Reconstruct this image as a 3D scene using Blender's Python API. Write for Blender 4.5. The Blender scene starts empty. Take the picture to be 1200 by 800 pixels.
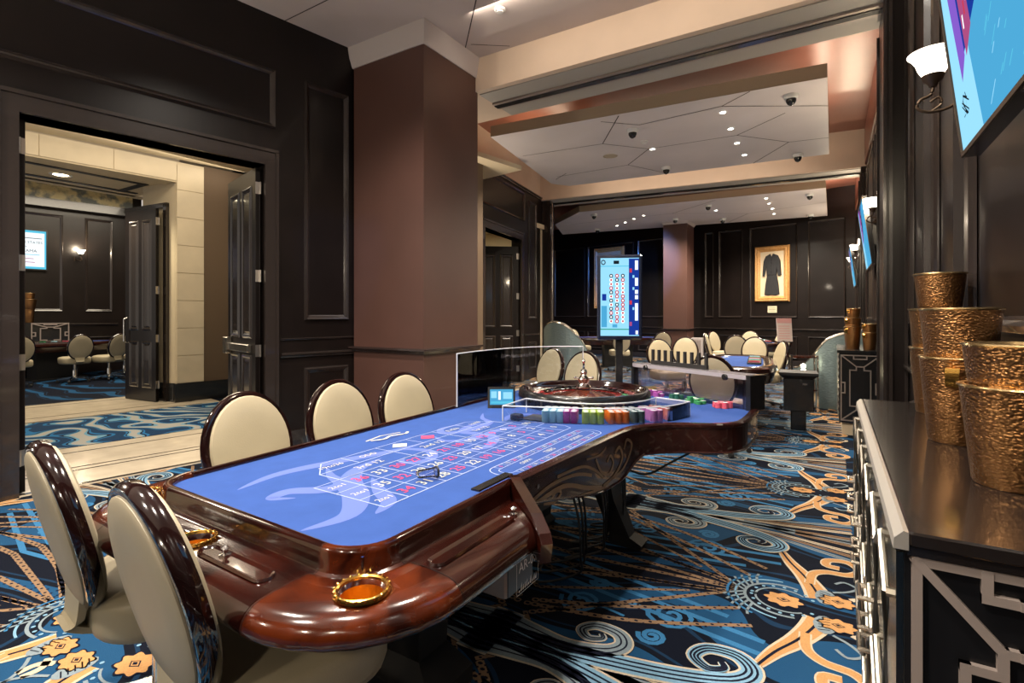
import bpy, math, random
from mathutils import Matrix, Vector
random.seed(7)
SC = bpy.context.scene
COL = SC.collection
PI = math.pi
sin, cos = math.sin, math.cos

# ------------------------------------------------------------------ camera
cam_d = bpy.data.cameras.new('camera')
cam_d.sensor_width = 36.0
cam_d.lens = 36.0 * 610 / 1200
cam_d.shift_y = -30 / 1200
cam_d.clip_start = 0.03
cam = bpy.data.objects.new('camera', cam_d)
cam.location = (0, 0, 1.35)
cam.rotation_euler = (PI / 2, 0, math.atan(376 / 610))
COL.objects.link(cam)
SC.camera = cam
# ------------------------------------------------------------------ world, exposure
w = bpy.data.worlds.new('world'); SC.world = w; w.use_nodes = True
w.node_tree.nodes['Background'].inputs[0].default_value = (1.0, 0.90, 0.80, 1)
w.node_tree.nodes['Background'].inputs[1].default_value = 0.45
SC.view_settings.view_transform = 'Standard'
SC.view_settings.look = 'None'
SC.view_settings.gamma = 1.0
SC.view_settings.exposure = 0.5
# ------------------------------------------------------------------ lights
def light(kind, name, loc, power, color=(1, .86, .70), size=.1, size_y=None, rot=(0, 0, 0), spot=None):
    d = bpy.data.lights.new(name, kind); d.energy = power; d.color = color
    if kind == 'AREA':
        d.size = size
        if size_y: d.shape = 'RECTANGLE'; d.size_y = size_y
    else:
        d.shadow_soft_size = size
    if spot: d.spot_size = spot; d.spot_blend = .6
    o = bpy.data.objects.new(name, d); o.location = loc; o.rotation_euler = rot
    COL.objects.link(o); return o
# unseen ceiling spots added to light the front room (above and behind the camera)
for x, y in ((-3.0, .3), (-1.0, .3), (-3.0, 2.4), (-1.1, 2.4), (-2.0, -1.0)):
    light('SPOT', 'downlight_and_fill_lamp', (x, y, 4.33), 300, (1, .90, .78), .09, spot=2.3)
# added unseen fill lamps at sconce height, brightening the front room's ceiling and walls
for x, y in ((.25, -1.9), (-4.9, .2), (-5.2, -.6), (-3.0, -2.2), (-.9, -2.2)):
    light('POINT', 'sconce_and_fill_lamp', (x, y, 2.55), 42, (1, .85, .66), .09)
# downlights in the two ceiling clouds
for x, y in ((-1.18, 6.92), (-1.19, 8.3), (-2.34, 7.88), (-3.4, 7.4)):
    light('SPOT', 'downlight_and_fill_lamp', (x, y, 3.86), 230, (1, .86, .68), .05, spot=2.5)
for x, y in ((-1.23, 12.5), (-1.23, 14.2), (-2.4, 13.3), (-4.6, 13.5), (-6.8, 14.0)):
    light('SPOT', 'downlight_and_fill_lamp', (x, y, 3.86), 330, (1, .88, .72), .05, spot=2.6)
# cove strips on top of the clouds, shining up
light('AREA', 'cove_lamp', (-.12, 7.9, 4.12), 9, (1, .78, .58), .12, 3.0, (PI, 0, 0))
light('AREA', 'cove_lamp', (-4.2, 7.6, 4.12), 9, (1, .74, .50), .12, 2.4, (PI, 0, 0))
light('AREA', 'cove_lamp', (-2.2, 9.3, 4.12), 10, (1, .80, .60), 3.4, .12, (PI, 0, 0))
light('AREA', 'cove_lamp', (-.12, 13.6, 4.12), 22, (1, .80, .66), .12, 2.6, (PI, 0, 0))
light('AREA', 'cove_lamp', (-2.6, 12.0, 4.12), 12, (1, .80, .62), 4.0, .12, (PI, 0, 0))
# slot lamps washing the cream beam faces
light('AREA', 'slot_lamp', (-1.5, 4.2, 4.37), 15, (1, .84, .68), 3.2, .12, (math.radians(55), 0, 0))
light('AREA', 'slot_lamp', (-2.4, 9.75, 4.10), 12, (1, .84, .66), 4.0, .10, (math.radians(70), 0, math.radians(5)))
# blue spots without fixtures, added to tint dark wood left and at the back
def aim(o, p): o.rotation_euler = (Vector(p) - o.location).to_track_quat('-Z', 'Y').to_euler(); return o
aim(light('SPOT', 'blue_tint_fill', (-3.0, 11.55, 3.8), 700, (.10, .32, 1), .05, spot=.75), (-6.3, 17.1, 1.7))
aim(light('SPOT', 'blue_tint_fill', (-2.2, 2.0, 4.3), 110, (.08, .35, 1), .05, spot=.30), (-4.70, 3.95, 1.9))
# corridor and the room beyond it
light('AREA', 'corridor_lamp', (-6.9, 3.4, 3.66), 55, (1, .84, .62), .5, 3.0)
light('AREA', 'corridor_slot_lamp', (-8.25, 3.3, 3.68), 7, (1, .86, .66), .12, 3.4, (0, math.radians(55), 0))
light('AREA', 'far_room_lamp', (-12.6, 4.5, 4.25), 190, (1, .86, .66), 2.0, 3.0)
light('SPOT', 'downlight_and_fill_lamp', (-9.5, 3.2, 3.36), 120, (1, .86, .6), .06, spot=2.4)

# ------------------------------------------------------------------ materials
def newmat(name):
    m = bpy.data.materials.new(name); m.use_nodes = True
    return m, m.node_tree.nodes, m.node_tree.links, m.node_tree.nodes['Principled BSDF']
def mat(name, col, rough=.5, metal=0, coat=0, spec=.5, emit=0, vary=0, vscale=8, bump=0, bscale=60, sheen=0):
    m, N, Lk, b = newmat(name)
    c = (*col, 1)
    b.inputs['Base Color'].default_value = c
    b.inputs['Roughness'].default_value = rough
    b.inputs['Metallic'].default_value = metal
    b.inputs['Coat Weight'].default_value = coat
    b.inputs['Coat Roughness'].default_value = .06
    b.inputs['Specular IOR Level'].default_value = spec
    b.inputs['Sheen Weight'].default_value = sheen
    tc = N.new('ShaderNodeTexCoord')
    if vary:
        n = N.new('ShaderNodeTexNoise'); n.inputs['Scale'].default_value = vscale; n.inputs['Detail'].default_value = 4
        Lk.new(tc.outputs['Object'], n.inputs['Vector'])
        r = N.new('ShaderNodeValToRGB')
        r.color_ramp.elements[0].position = .3; r.color_ramp.elements[1].position = .7
        r.color_ramp.elements[0].color = tuple(max(0, k * (1 - vary)) for k in col) + (1,)
        r.color_ramp.elements[1].color = tuple(min(1, k * (1 + vary)) for k in col) + (1,)
        Lk.new(n.outputs['Fac'], r.inputs['Fac']); Lk.new(r.outputs['Color'], b.inputs['Base Color'])
    if bump:
        n = N.new('ShaderNodeTexNoise'); n.inputs['Scale'].default_value = bscale; n.inputs['Detail'].default_value = 3
        Lk.new(tc.outputs['Object'], n.inputs['Vector'])
        bp = N.new('ShaderNodeBump'); bp.inputs['Strength'].default_value = bump; bp.inputs['Distance'].default_value = .01
        Lk.new(n.outputs['Fac'], bp.inputs['Height']); Lk.new(bp.outputs['Normal'], b.inputs['Normal'])
    if emit:
        b.inputs['Emission Color'].default_value = c; b.inputs['Emission Strength'].default_value = emit
    return m
def wood(name, c1, c2, scale=6, rough=.18, coat=.8, stretch=(1, 1, 1)):
    m, N, Lk, b = newmat(name)
    tc = N.new('ShaderNodeTexCoord'); mp = N.new('ShaderNodeMapping'); mp.inputs['Scale'].default_value = stretch
    n = N.new('ShaderNodeTexNoise'); n.inputs['Scale'].default_value = scale; n.inputs['Detail'].default_value = 6; n.inputs['Distortion'].default_value = 1.2
    r = N.new('ShaderNodeValToRGB'); r.color_ramp.elements[0].position = .35; r.color_ramp.elements[1].position = .68
    r.color_ramp.elements[0].color = (*c1, 1); r.color_ramp.elements[1].color = (*c2, 1)
    Lk.new(tc.outputs['Object'], mp.inputs['Vector']); Lk.new(mp.outputs['Vector'], n.inputs['Vector'])
    Lk.new(n.outputs['Fac'], r.inputs['Fac']); Lk.new(r.outputs['Color'], b.inputs['Base Color'])
    b.inputs['Roughness'].default_value = rough; b.inputs['Coat Weight'].default_value = coat; b.inputs['Coat Roughness'].default_value = .04
    return m
def hammered(name, col, scale=55, strength=.7, rough=.28):
    m, N, Lk, b = newmat(name)
    b.inputs['Base Color'].default_value = (*col, 1); b.inputs['Metallic'].default_value = 1; b.inputs['Roughness'].default_value = rough
    tc = N.new('ShaderNodeTexCoord'); v = N.new('ShaderNodeTexVoronoi'); v.inputs['Scale'].default_value = scale
    mp = N.new('ShaderNodeMapping'); mp.inputs['Scale'].default_value = (1, 1, 1.7)
    v.feature = 'SMOOTH_F1'
    bp = N.new('ShaderNodeBump'); bp.inputs['Strength'].default_value = strength; bp.inputs['Distance'].default_value = .008
    Lk.new(tc.outputs['Object'], mp.inputs['Vector']); Lk.new(mp.outputs['Vector'], v.inputs['Vector'])
    Lk.new(v.outputs['Distance'], bp.inputs['Height']); Lk.new(bp.outputs['Normal'], b.inputs['Normal'])
    return m
def acrylic(name, tint, refl=.12, rough=.02):
    m = bpy.data.materials.new(name); m.use_nodes = True
    N = m.node_tree.nodes; Lk = m.node_tree.links; N.clear()
    o = N.new('ShaderNodeOutputMaterial'); t = N.new('ShaderNodeBsdfTransparent'); t.inputs[0].default_value = (*tint, 1)
    g = N.new('ShaderNodeBsdfGlossy'); g.inputs['Roughness'].default_value = rough
    f = N.new('ShaderNodeFresnel'); f.inputs['IOR'].default_value = 1.35
    ad = N.new('ShaderNodeMath'); ad.operation = 'ADD'; ad.inputs[1].default_value = refl * .3
    mx = N.new('ShaderNodeMixShader')
    Lk.new(f.outputs[0], ad.inputs[0]); Lk.new(ad.outputs[0], mx.inputs[0])
    Lk.new(t.outputs[0], mx.inputs[1]); Lk.new(g.outputs[0], mx.inputs[2]); Lk.new(mx.outputs[0], o.inputs[0])
    return m
def emis(name, col, s):
    s *= .82 if name.startswith('screen') else 1
    m = bpy.data.materials.new(name); m.use_nodes = True
    N = m.node_tree.nodes; N.clear(); o = N.new('ShaderNodeOutputMaterial'); e = N.new('ShaderNodeEmission')
    e.inputs[0].default_value = (*col, 1); e.inputs[1].default_value = s
    m.node_tree.links.new(e.outputs[0], o.inputs[0]); return m
def swirl(name, cols, scale, dist=6, pos=(.30, .46, .60, .78), kind='RINGS', rough=.95):
    """woven damask: noise-bent wave bands cut into flat colours"""
    m, N, Lk, b = newmat(name)
    tc = N.new('ShaderNodeTexCoord'); wv = N.new('ShaderNodeTexWave'); wv.wave_type = kind
    wv.inputs['Scale'].default_value = scale; wv.inputs['Distortion'].default_value = dist; wv.inputs['Detail'].default_value = 1.2
    wv.inputs['Detail Scale'].default_value = 1.4
    r = N.new('ShaderNodeValToRGB'); r.color_ramp.interpolation = 'CONSTANT'
    e = r.color_ramp.elements; e[0].position = 0; e[0].color = (*cols[0], 1); e[1].position = pos[0]; e[1].color = (*cols[1], 1)
    for p, c in zip(pos[1:], cols[2:]):
        x = e.new(p); x.color = (*c, 1)
    n = N.new('ShaderNodeTexNoise'); n.inputs['Scale'].default_value = 260; bp = N.new('ShaderNodeBump'); bp.inputs['Strength'].default_value = .35; bp.inputs['Distance'].default_value = .004
    Lk.new(tc.outputs['Object'], wv.inputs['Vector']); Lk.new(wv.outputs['Fac'], r.inputs['Fac']); Lk.new(r.outputs['Color'], b.inputs['Base Color'])
    Lk.new(tc.outputs['Object'], n.inputs['Vector']); Lk.new(n.outputs['Fac'], bp.inputs['Height']); Lk.new(bp.outputs['Normal'], b.inputs['Normal'])
    b.inputs['Roughness'].default_value = rough; b.inputs['Specular IOR Level'].default_value = .1
    return m

M = {}
M['panel'] = mat('dark_panel_wood', (.0075, .0048, .0042), .34, spec=.32, coat=.10, vary=.25, vscale=3)
M['mould'] = mat('dark_moulding_wood', (.024, .018, .016), .24, coat=.6)
M['column'] = mat('brown_column_paint', (.085, .040, .031), .42, vary=.08, vscale=2)
M['colrail'] = mat('dark_rail_wood', (.035, .022, .020), .25, coat=.5)
M['ceil'] = mat('ceiling_grey_paint', (.60, .53, .51), .7, vary=.05, vscale=1.5)
M['ceil2'] = mat('cloud_lavender_grey_paint', (.66, .61, .62), .45, vary=.05, vscale=1.5)
M['fascia'] = mat('cloud_edge_paint', (.40, .33, .24), .6)
M['copper'] = mat('copper_brown_ceiling_paint', (.30, .12, .08), .32, vary=.15, vscale=1.2)
M['beam'] = mat('cream_beam_plaster', (.66, .52, .40), .6, vary=.05, vscale=2)
M['track'] = mat('grey_track_soffit', (.38, .355, .32), .5)
M['black'] = mat('black_gloss', (.012, .012, .013), .25, coat=.3)
M['lacquer'] = mat('black_lacquer', (.006, .006, .007), .35, spec=.25)
M['blackm'] = mat('black_matt', (.015, .014, .014), .55)
M['cream'] = mat('cream_wall_plaster', (.62, .52, .36), .7, vary=.05, vscale=2)
M['tile'] = mat('cream_stone_tile', (.66, .56, .40), .5, vary=.06, vscale=3)
M['brownwall'] = mat('dark_brown_plaster', (.13, .085, .05), .7)
M['marble'] = mat('cream_marble', (.62, .53, .40), .18, vary=.10, vscale=5)
M['marbleline'] = mat('dark_marble_inlay', (.03, .025, .022), .15)
M['crown'] = mat('pale_crown_paint', (.50, .45, .44), .5)
M['joint'] = mat('joint_shadow_gap', (.05, .04, .04), .9)
M['rail'] = wood('mahogany_rail', (.007, .0013, .001), (.030, .0045, .002), 5, .16, .7, (1, .3, 3))
M['burl'] = wood('mahogany_burl', (.020, .003, .0012), (.105, .018, .004), 9, .16, .7)
M['apron'] = wood('mahogany_apron', (.014, .003, .003), (.034, .008, .006), 4, .25, .6)
M['felt'] = mat('blue_felt', (.030, .074, .27), .9, vary=.06, vscale=14, spec=.15, bump=.15, bscale=400)
M['feltpale'] = mat('pale_blue_felt_print', (.10, .145, .42), .9, spec=.15)
M['feltline'] = mat('white_felt_print', (.34, .41, .66), .9, spec=.15)
M['feltnum'] = mat('cream_felt_print', (.50, .50, .42), .9, spec=.15)
M['feltred'] = mat('red_felt_print', (.55, .06, .14), .9, spec=.15)
M['feltdark'] = mat('navy_felt_print', (.03, .05, .2), .9, spec=.15)
M['gold'] = mat('polished_gold', (.72, .40, .09), .2, metal=1)
M['golddeep'] = mat('brushed_gold_inside', (.75, .40, .06), .35, metal=1, bump=.2, bscale=90)
M['chrome'] = mat('polished_chrome', (.75, .74, .72), .12, metal=1)
M['silver'] = mat('champagne_silver', (.50, .46, .40), .26, metal=1)
M['lipsilver'] = mat('satin_silver_edge', (.62, .58, .52), .45, metal=.8)
M['lattice'] = mat('antique_silver', (.42, .39, .33), .32, metal=1)
M['silverp'] = mat('taupe_silver_paint', (.34, .28, .25), .40, metal=.35)
M['leather'] = mat('cream_leather', (.43, .37, .25), .42, vary=.05, vscale=6, bump=.06, bscale=160)
M['leatherback'] = mat('taupe_leather', (.44, .38, .27), .45, vary=.04, vscale=5)
M['chairrim'] = wood('dark_mahogany_rim', (.006, .002, .002), (.016, .0045, .004), 7, .12, 1)
M['scroll'] = mat('bronze_inlay_print', (.30, .20, .12), .4, metal=.4)
M['bucket'] = hammered('hammered_bronze', (.34, .17, .065), 125, .5, .30)
M['bucketin'] = mat('brass_rim', (.70, .50, .25), .25, metal=1)
M['teal'] = hammered('hammered_teal_metal', (.27, .36, .38), 30, .4, .38)
M['teal'].node_tree.nodes['Principled BSDF'].inputs['Metallic'].default_value = .55
M['acr'] = acrylic('clear_acrylic', (.93, .95, .97), .10)
M['acrtint'] = acrylic('lilac_acrylic', (.92, .90, .94), .2, .08)
M['acredge'] = mat('frosted_acrylic_edge', (.62, .64, .70), .25, spec=.8)
M['wheelwood'] = wood('wheel_bowl_wood', (.05, .012, .008), (.13, .035, .018), 6, .12, 1)
M['red'] = mat('red_enamel', (.45, .02, .02), .25, coat=.5)
M['green'] = mat('green_enamel', (.02, .22, .06), .3)
M['white'] = mat('white_print', (.75, .75, .74), .5)
M['glassshade'] = mat('lit_frosted_glass', (1, .88, .70), .4, emit=4.5)
M['bronze'] = mat('dark_bronze', (.11, .075, .05), .35, metal=.8)
M['lamp'] = emis('lit_lamp_disc', (1, .93, .80), 22)
M['lampw'] = emis('lit_lamp_warm', (1, .85, .55), 16)
M['orn'] = wood('gilt_frame', (.42, .20, .06), (.65, .36, .13), 30, .35, .2)
M['matboard'] = mat('cream_matboard', (.62, .50, .34), .8)
M['cloth'] = mat('black_cloth', (.012, .012, .014), .75, vary=.5, vscale=60)
M['plaque'] = mat('pale_plaque', (.62, .55, .38), .5)
M['cardred'] = mat('pink_card', (.72, .38, .36), .5)
M['cardpink'] = mat('pale_card', (.72, .60, .56), .5)
M['hinge'] = mat('satin_steel', (.50, .46, .42), .3, metal=1)
M['s_cyan'] = emis('screen_pale_cyan', (.30, .68, .92), 1.0)
M['s_blue'] = emis('screen_sky_blue', (.07, .36, .62), 1.0)
M['s_navy'] = emis('screen_navy', (.01, .04, .30), 1.0)
M['s_teal'] = emis('screen_teal', (.10, .52, .72), 1.0)
M['s_white'] = emis('screen_white', (.85, .92, .95), 1.1)
M['s_red'] = emis('screen_red', (.55, .04, .07), 1.0)
M['s_black'] = emis('screen_black', (.01, .015, .02), 1.0)
M['s_purple'] = emis('screen_violet', (.22, .10, .55), 1.0)
M['s_pink'] = emis('screen_rose', (.38, .07, .20), 1.0)
M['s_green'] = emis('screen_green', (.03, .32, .20), 1.0)
M['s_orange'] = emis('screen_orange', (.75, .30, .08), 1.0)
CHIPC = {'light blue': (.30, .58, .72), 'magenta': (.50, .03, .30), 'lime green': (.50, .66, .06), 'orange': (.85, .20, .02),
         'grey green': (.09, .15, .16), 'lilac pink': (.62, .22, .55), 'coral': (.70, .22, .20), 'yellow': (.75, .60, .03),
         'purple': (.34, .07, .32), 'dark green': (.02, .12, .08), 'green': (.03, .24, .08), 'pink red': (.62, .09, .14)}
for k, c in CHIPC.items():
    M['chip_' + k] = mat('chip_' + k.replace(' ', '_'), c, .45)
M['chiptop'] = mat('chip_pale_inlay', (.62, .66, .66), .5)
# carpet colours
M['carpet'] = swirl('carpet_navy_damask', ((.004, .006, .013), (.008, .028, .065), (.004, .006, .012), (.012, .06, .14)), .6, 10, (.50, .62, .84))
M['corrcarpet'] = swirl('corridor_carpet', ((.010, .035, .085), (.02, .13, .30), (.012, .014, .03), (.12, .27, .38), (.32, .31, .28)), .75, 24, (.25, .44, .60, .80))
def cp(name, c): return mat(name, c, .95, spec=.1, vary=.12, vscale=150)
M['c_light'] = cp('carpet_light_blue', (.18, .33, .46))
M['c_mid'] = cp('carpet_mid_blue', (.035, .15, .31))
M['c_cream'] = cp('carpet_cream', (.50, .42, .31))
M['c_tan'] = cp('carpet_tan', (.23, .145, .085))
M['c_orange'] = cp('carpet_orange', (.47, .25, .10))
M['c_navy'] = cp('carpet_black_navy', (.008, .010, .022))
M['c_grey'] = cp('carpet_grey_blue', (.20, .25, .28))

# ------------------------------------------------------------------ mesh helpers
def rootmat(o):
    m = Matrix.Identity(4)
    while o is not None:
        m = (Matrix.Translation(o.location) @ o.rotation_euler.to_matrix().to_4x4() @ Matrix.Diagonal((*o.scale, 1))) @ m
        o = o.parent
    return m
class MB:
    def __init__(s): s.v = []; s.f = []; s.m = []; s.sm = []
    def add(s, vs, fs, mi=0, smooth=False):
        b = len(s.v); s.v += [tuple(p) for p in vs]
        for f in fs: s.f.append(tuple(b + i for i in f)); s.m.append(mi); s.sm.append(smooth)
        return s
    def box(s, x0, x1, y0, y1, z0, z1, mi=0):
        v = [(x0, y0, z0), (x1, y0, z0), (x1, y1, z0), (x0, y1, z0), (x0, y0, z1), (x1, y0, z1), (x1, y1, z1), (x0, y1, z1)]
        return s.add(v, [(0, 3, 2, 1), (4, 5, 6, 7), (0, 1, 5, 4), (1, 2, 6, 5), (2, 3, 7, 6), (3, 0, 4, 7)], mi)
    def bbox(s, x0, x1, y0, y1, z0, z1, b=.01, mi=0):
        """box with chamfered vertical and horizontal edges"""
        def ring(i, z):
            a0, a1, c0, c1 = x0 + i, x1 - i, y0 + i, y1 - i
            return [(a0 + b, c0, z), (a1 - b, c0, z), (a1, c0 + b, z), (a1, c1 - b, z), (a1 - b, c1, z), (a0 + b, c1, z), (a0, c1 - b, z), (a0, c0 + b, z)]
        return s.loft([ring(b, z0), ring(0, z0 + b), ring(0, z1 - b), ring(b, z1)], mi, caps=True)
    def prism(s, poly, z0, z1, mi=0, mtop=None):
        n = len(poly); v = [(p[0], p[1], z0) for p in poly] + [(p[0], p[1], z1) for p in poly]
        s.add(v, [tuple(range(n - 1, -1, -1))] + [(i, (i + 1) % n, n + (i + 1) % n, n + i) for i in range(n)], mi)
        s.add([(p[0], p[1], z1) for p in poly], [tuple(range(n))], mi if mtop is None else mtop)
        return s
    def loft(s, rings, mi=0, closed=True, caps=False, smooth=False, loop=False):
        n = len(rings[0]); b = [p for r in rings for p in r]; f = []
        R = len(rings)
        for j in range(R if loop else R - 1):
            k = (j + 1) % R
            for i in range(n if closed else n - 1):
                f.append((j * n + i, j * n + (i + 1) % n, k * n + (i + 1) % n, k * n + i))
        if caps: f.append(tuple(range(n - 1, -1, -1))); f.append(tuple((R - 1) * n + i for i in range(n)))
        return s.add(b, f, mi, smooth)
    def lathe(s, prof, c=(0, 0, 0), n=24, mi=0, smooth=True, a=1, b=1):
        rings = [[(c[0] + a * r * cos(2 * PI * i / n), c[1] + b * r * sin(2 * PI * i / n), c[2] + z) for i in range(n)] for r, z in prof]
        return s.loft(rings, mi, True, False, smooth)
    def tube(s, pts, r, n=8, mi=0, caps=True, smooth=True):
        pts = [Vector(p) for p in pts]; rings = []
        rr = r if hasattr(r, '__len__') else [r] * len(pts)
        up = Vector((0, 0, 1))
        for i, p in enumerate(pts):
            t = (pts[min(i + 1, len(pts) - 1)] - pts[max(i - 1, 0)]).normalized()
            u = t.cross(up if abs(t.z) < .95 else Vector((1, 0, 0))).normalized(); w_ = u.cross(t)
            rings.append([tuple(p + rr[i] * (cos(2 * PI * k / n) * u + sin(2 * PI * k / n) * w_)) for k in range(n)])
        return s.loft(rings, mi, True, caps, smooth)
    def flat(s, poly, z=0, mi=0): return s.add([(p[0], p[1], z) for p in poly], [tuple(range(len(poly)))], mi)
    def quad(s, a, b, c, d, mi=0): return s.add([a, b, c, d], [(0, 1, 2, 3)], mi)
    def slab(s, P, d, n, u0, u1, z0, z1, o0, o1, mi=0):
        """box on a vertical plane: P origin, d along, n outwards normal"""
        def q(u, z, o): return (P[0] + d[0] * u + n[0] * o, P[1] + d[1] * u + n[1] * o, z)
        v = [q(u0, z0, o0), q(u1, z0, o0), q(u1, z0, o1), q(u0, z0, o1), q(u0, z1, o0), q(u1, z1, o0), q(u1, z1, o1), q(u0, z1, o1)]
        return s.add(v, [(0, 3, 2, 1), (4, 5, 6, 7), (0, 1, 5, 4), (1, 2, 6, 5), (2, 3, 7, 6), (3, 0, 4, 7)], mi)
    def build(s, name, mats, parent=None, world=False, fix=True):
        if not isinstance(mats, (list, tuple)): mats = [mats]
        vs = s.v
        if world and parent is not None:
            im = rootmat(parent).inverted(); vs = [tuple(im @ Vector(p)) for p in s.v]
        me = bpy.data.meshes.new(name); me.from_pydata(vs, [], s.f); me.update()
        for k in mats: me.materials.append(M[k] if isinstance(k, str) else k)
        me.polygons.foreach_set('material_index', s.m); me.polygons.foreach_set('use_smooth', s.sm)
        if fix:
            import bmesh
            bm = bmesh.new(); bm.from_mesh(me); bmesh.ops.recalc_face_normals(bm, faces=bm.faces); bm.to_mesh(me); bm.free()
        if any(s.sm): me.set_sharp_from_angle(angle=math.radians(38))
        o = bpy.data.objects.new(name, me); COL.objects.link(o)
        if parent is not None: o.parent = parent
        return o
def thing(name, label, cat, loc, rz=0, group=None):
    o = bpy.data.objects.new(name, None); o.empty_display_size = .1; COL.objects.link(o)
    o.location = loc; o.rotation_euler = (0, 0, rz); o['label'] = label; o['category'] = cat
    if group: o['group'] = group
    return o
def tag(o, label, cat, group=None):
    o['label'] = label; o['category'] = cat
    if group: o['group'] = group
    return o
def struct(o): o['kind'] = 'structure'; return o
def solo(mb, name, mats, loc, label, cat, group=None, rz=0):
    """a thing that is one mesh, built in local coordinates"""
    o = mb.build(name, mats); o.location = loc; o.rotation_euler = (0, 0, rz); return tag(o, label, cat, group)
def solow(mb, name, mats, loc, label, cat, group=None):
    """same but the mesh was built in world coordinates"""
    mb.v = [(p[0] - loc[0], p[1] - loc[1], p[2] - loc[2]) for p in mb.v]
    return solo(mb, name, mats, loc, label, cat, group)
def copy_tree(o, parent=None):
    c = o.copy(); COL.objects.link(c)
    if parent is not None: c.parent = parent
    for ch in list(o.children): copy_tree(ch, c)
    return c
def text_into(mb, s, pos, size, ax, ay, mi=0, off=0.0):
    """flat lettering: pos centre, ax/ay world vectors of the text's x and y"""
    cu = bpy.data.curves.new('t', 'FONT'); cu.body = s; cu.size = size; cu.align_x = 'CENTER'; cu.align_y = 'CENTER'; cu.resolution_u = 2
    ob = bpy.data.objects.new('t', cu); COL.objects.link(ob)
    bpy.context.view_layer.update()
    me = bpy.data.meshes.new_from_object(ob.evaluated_get(bpy.context.evaluated_depsgraph_get()))
    ax = Vector(ax); ay = Vector(ay); p0 = Vector(pos) + ax.cross(ay) * off
    mb.add([p0 + ax * v.co.x + ay * v.co.y for v in me.vertices], [tuple(p.vertices) for p in me.polygons], mi)
    bpy.data.objects.remove(ob); bpy.data.meshes.remove(me); bpy.data.curves.remove(cu)
def smooth_path(pts, k=6):
    """Catmull-Rom"""
    out = []; n = len(pts)
    for i in range(n - 1):
        p0 = pts[max(i - 1, 0)]; p1 = pts[i]; p2 = pts[i + 1]; p3 = pts[min(i + 2, n - 1)]
        for j in range(k):
            t = j / k
            out.append(tuple(.5 * (2 * b + (c - a) * t + (2 * a - 5 * b + 4 * c - d) * t * t + (-a + 3 * b - 3 * c + d) * t ** 3) for a, b, c, d in zip(p0, p1, p2, p3)))
    out.append(tuple(pts[-1])); return out
def normals2(path):
    r = []
    for i, p in enumerate(path):
        a = path[max(i - 1, 0)]; b = path[min(i + 1, len(path) - 1)]
        dx, dy = b[0] - a[0], b[1] - a[1]; l = math.hypot(dx, dy) or 1; r.append((-dy / l, dx / l))
    return r
def ribbon(mb, path, w_, z, mi=0, off=0.0, f=None):
    """flat printed stripe on a horizontal surface; w_ number or function of t; f maps (a,b)->world (x,y,z)"""
    n = normals2(path); L = len(path); V = []
    for i, (p, q) in enumerate(zip(path, n)):
        t = i / (L - 1); hw = (w_(t) if callable(w_) else w_) / 2
        for sgn in (1, -1):
            a, b = p[0] + q[0] * (off + sgn * hw), p[1] + q[1] * (off + sgn * hw)
            V.append((a, b, z) if f is None else f(a, b, z))
    mb.add(V, [(2 * i, 2 * i + 1, 2 * i + 3, 2 * i + 2) for i in range(L - 1)], mi)

# ================================================================== STRUCTURE
# ---- floor with woven motifs
fl = MB(); fl.box(-10.8, 1.2, -2.5, 18.5, -.08, 0)
fl.quad((-17, -2.5, -.002), (-10.8, -2.5, -.002), (-10.8, 12, -.002), (-17, 12, -.002))
floor = struct(fl.build('floor', 'carpet'))
LT, MD, CR, TN, OR, NV, GR = range(7)
CM = ['c_light', 'c_mid', 'c_cream', 'c_tan', 'c_orange', 'c_navy', 'c_grey']
mo = MB(); h = .0006
def bundle(path, wid, col=LT, nl=2, border=CR, endw=None):
    P = smooth_path(path, 5)
    wf = (lambda t: wid * (1 - (t ** 1.3) * (1 - (endw or 1))))
    ribbon(mo, P, lambda t: wf(t) * 1.12, h * 3, NV)
    ribbon(mo, P, lambda t: wf(t) * 1.06, h * 4, border)
    ribbon(mo, P, lambda t: wf(t) * .86, h * 5, col)
    for k in range(nl):
        o = (k + 1) / (nl + 1) - .5
        n = normals2(P); Q = [(p[0] + q[0] * wf(i / (len(P) - 1)) * .9 * o, p[1] + q[1] * wf(i / (len(P) - 1)) * .9 * o) for i, (p, q) in enumerate(zip(P, n))]
        ribbon(mo, Q, wid * .07, h * 6, NV)
# straight blue bands
for a, b in (((1.35, .33), (.30, .50)), ((1.35, .24), (.34, .40)), ((1.35, .12), (.5, .28))):
    ribbon(mo, [a, b], .030, h, MD)
ribbon(mo, [(1.35, .44), (.9, .52)], .016, h, MD)
# tan streaks fanning out to the far side of the scroll
for a, b, c_ in (((.78, .905), (.0, .86), TN), ((.75, .87), (.0, .76), CR), ((.72, .85), (.0, .70), TN), ((.66, .82), (.0, .63), GR), ((.9, .90), (.0, .905), GR)):
    ribbon(mo, [a, ((a[0] + b[0]) / 2, (a[1] + b[1]) / 2 + .02), b], lambda t: .016 + .022 * t, h, c_)
    ribbon(mo, [a, ((a[0] + b[0]) / 2, (a[1] + b[1]) / 2 + .02), b], .005, h * 2, NV)
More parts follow.
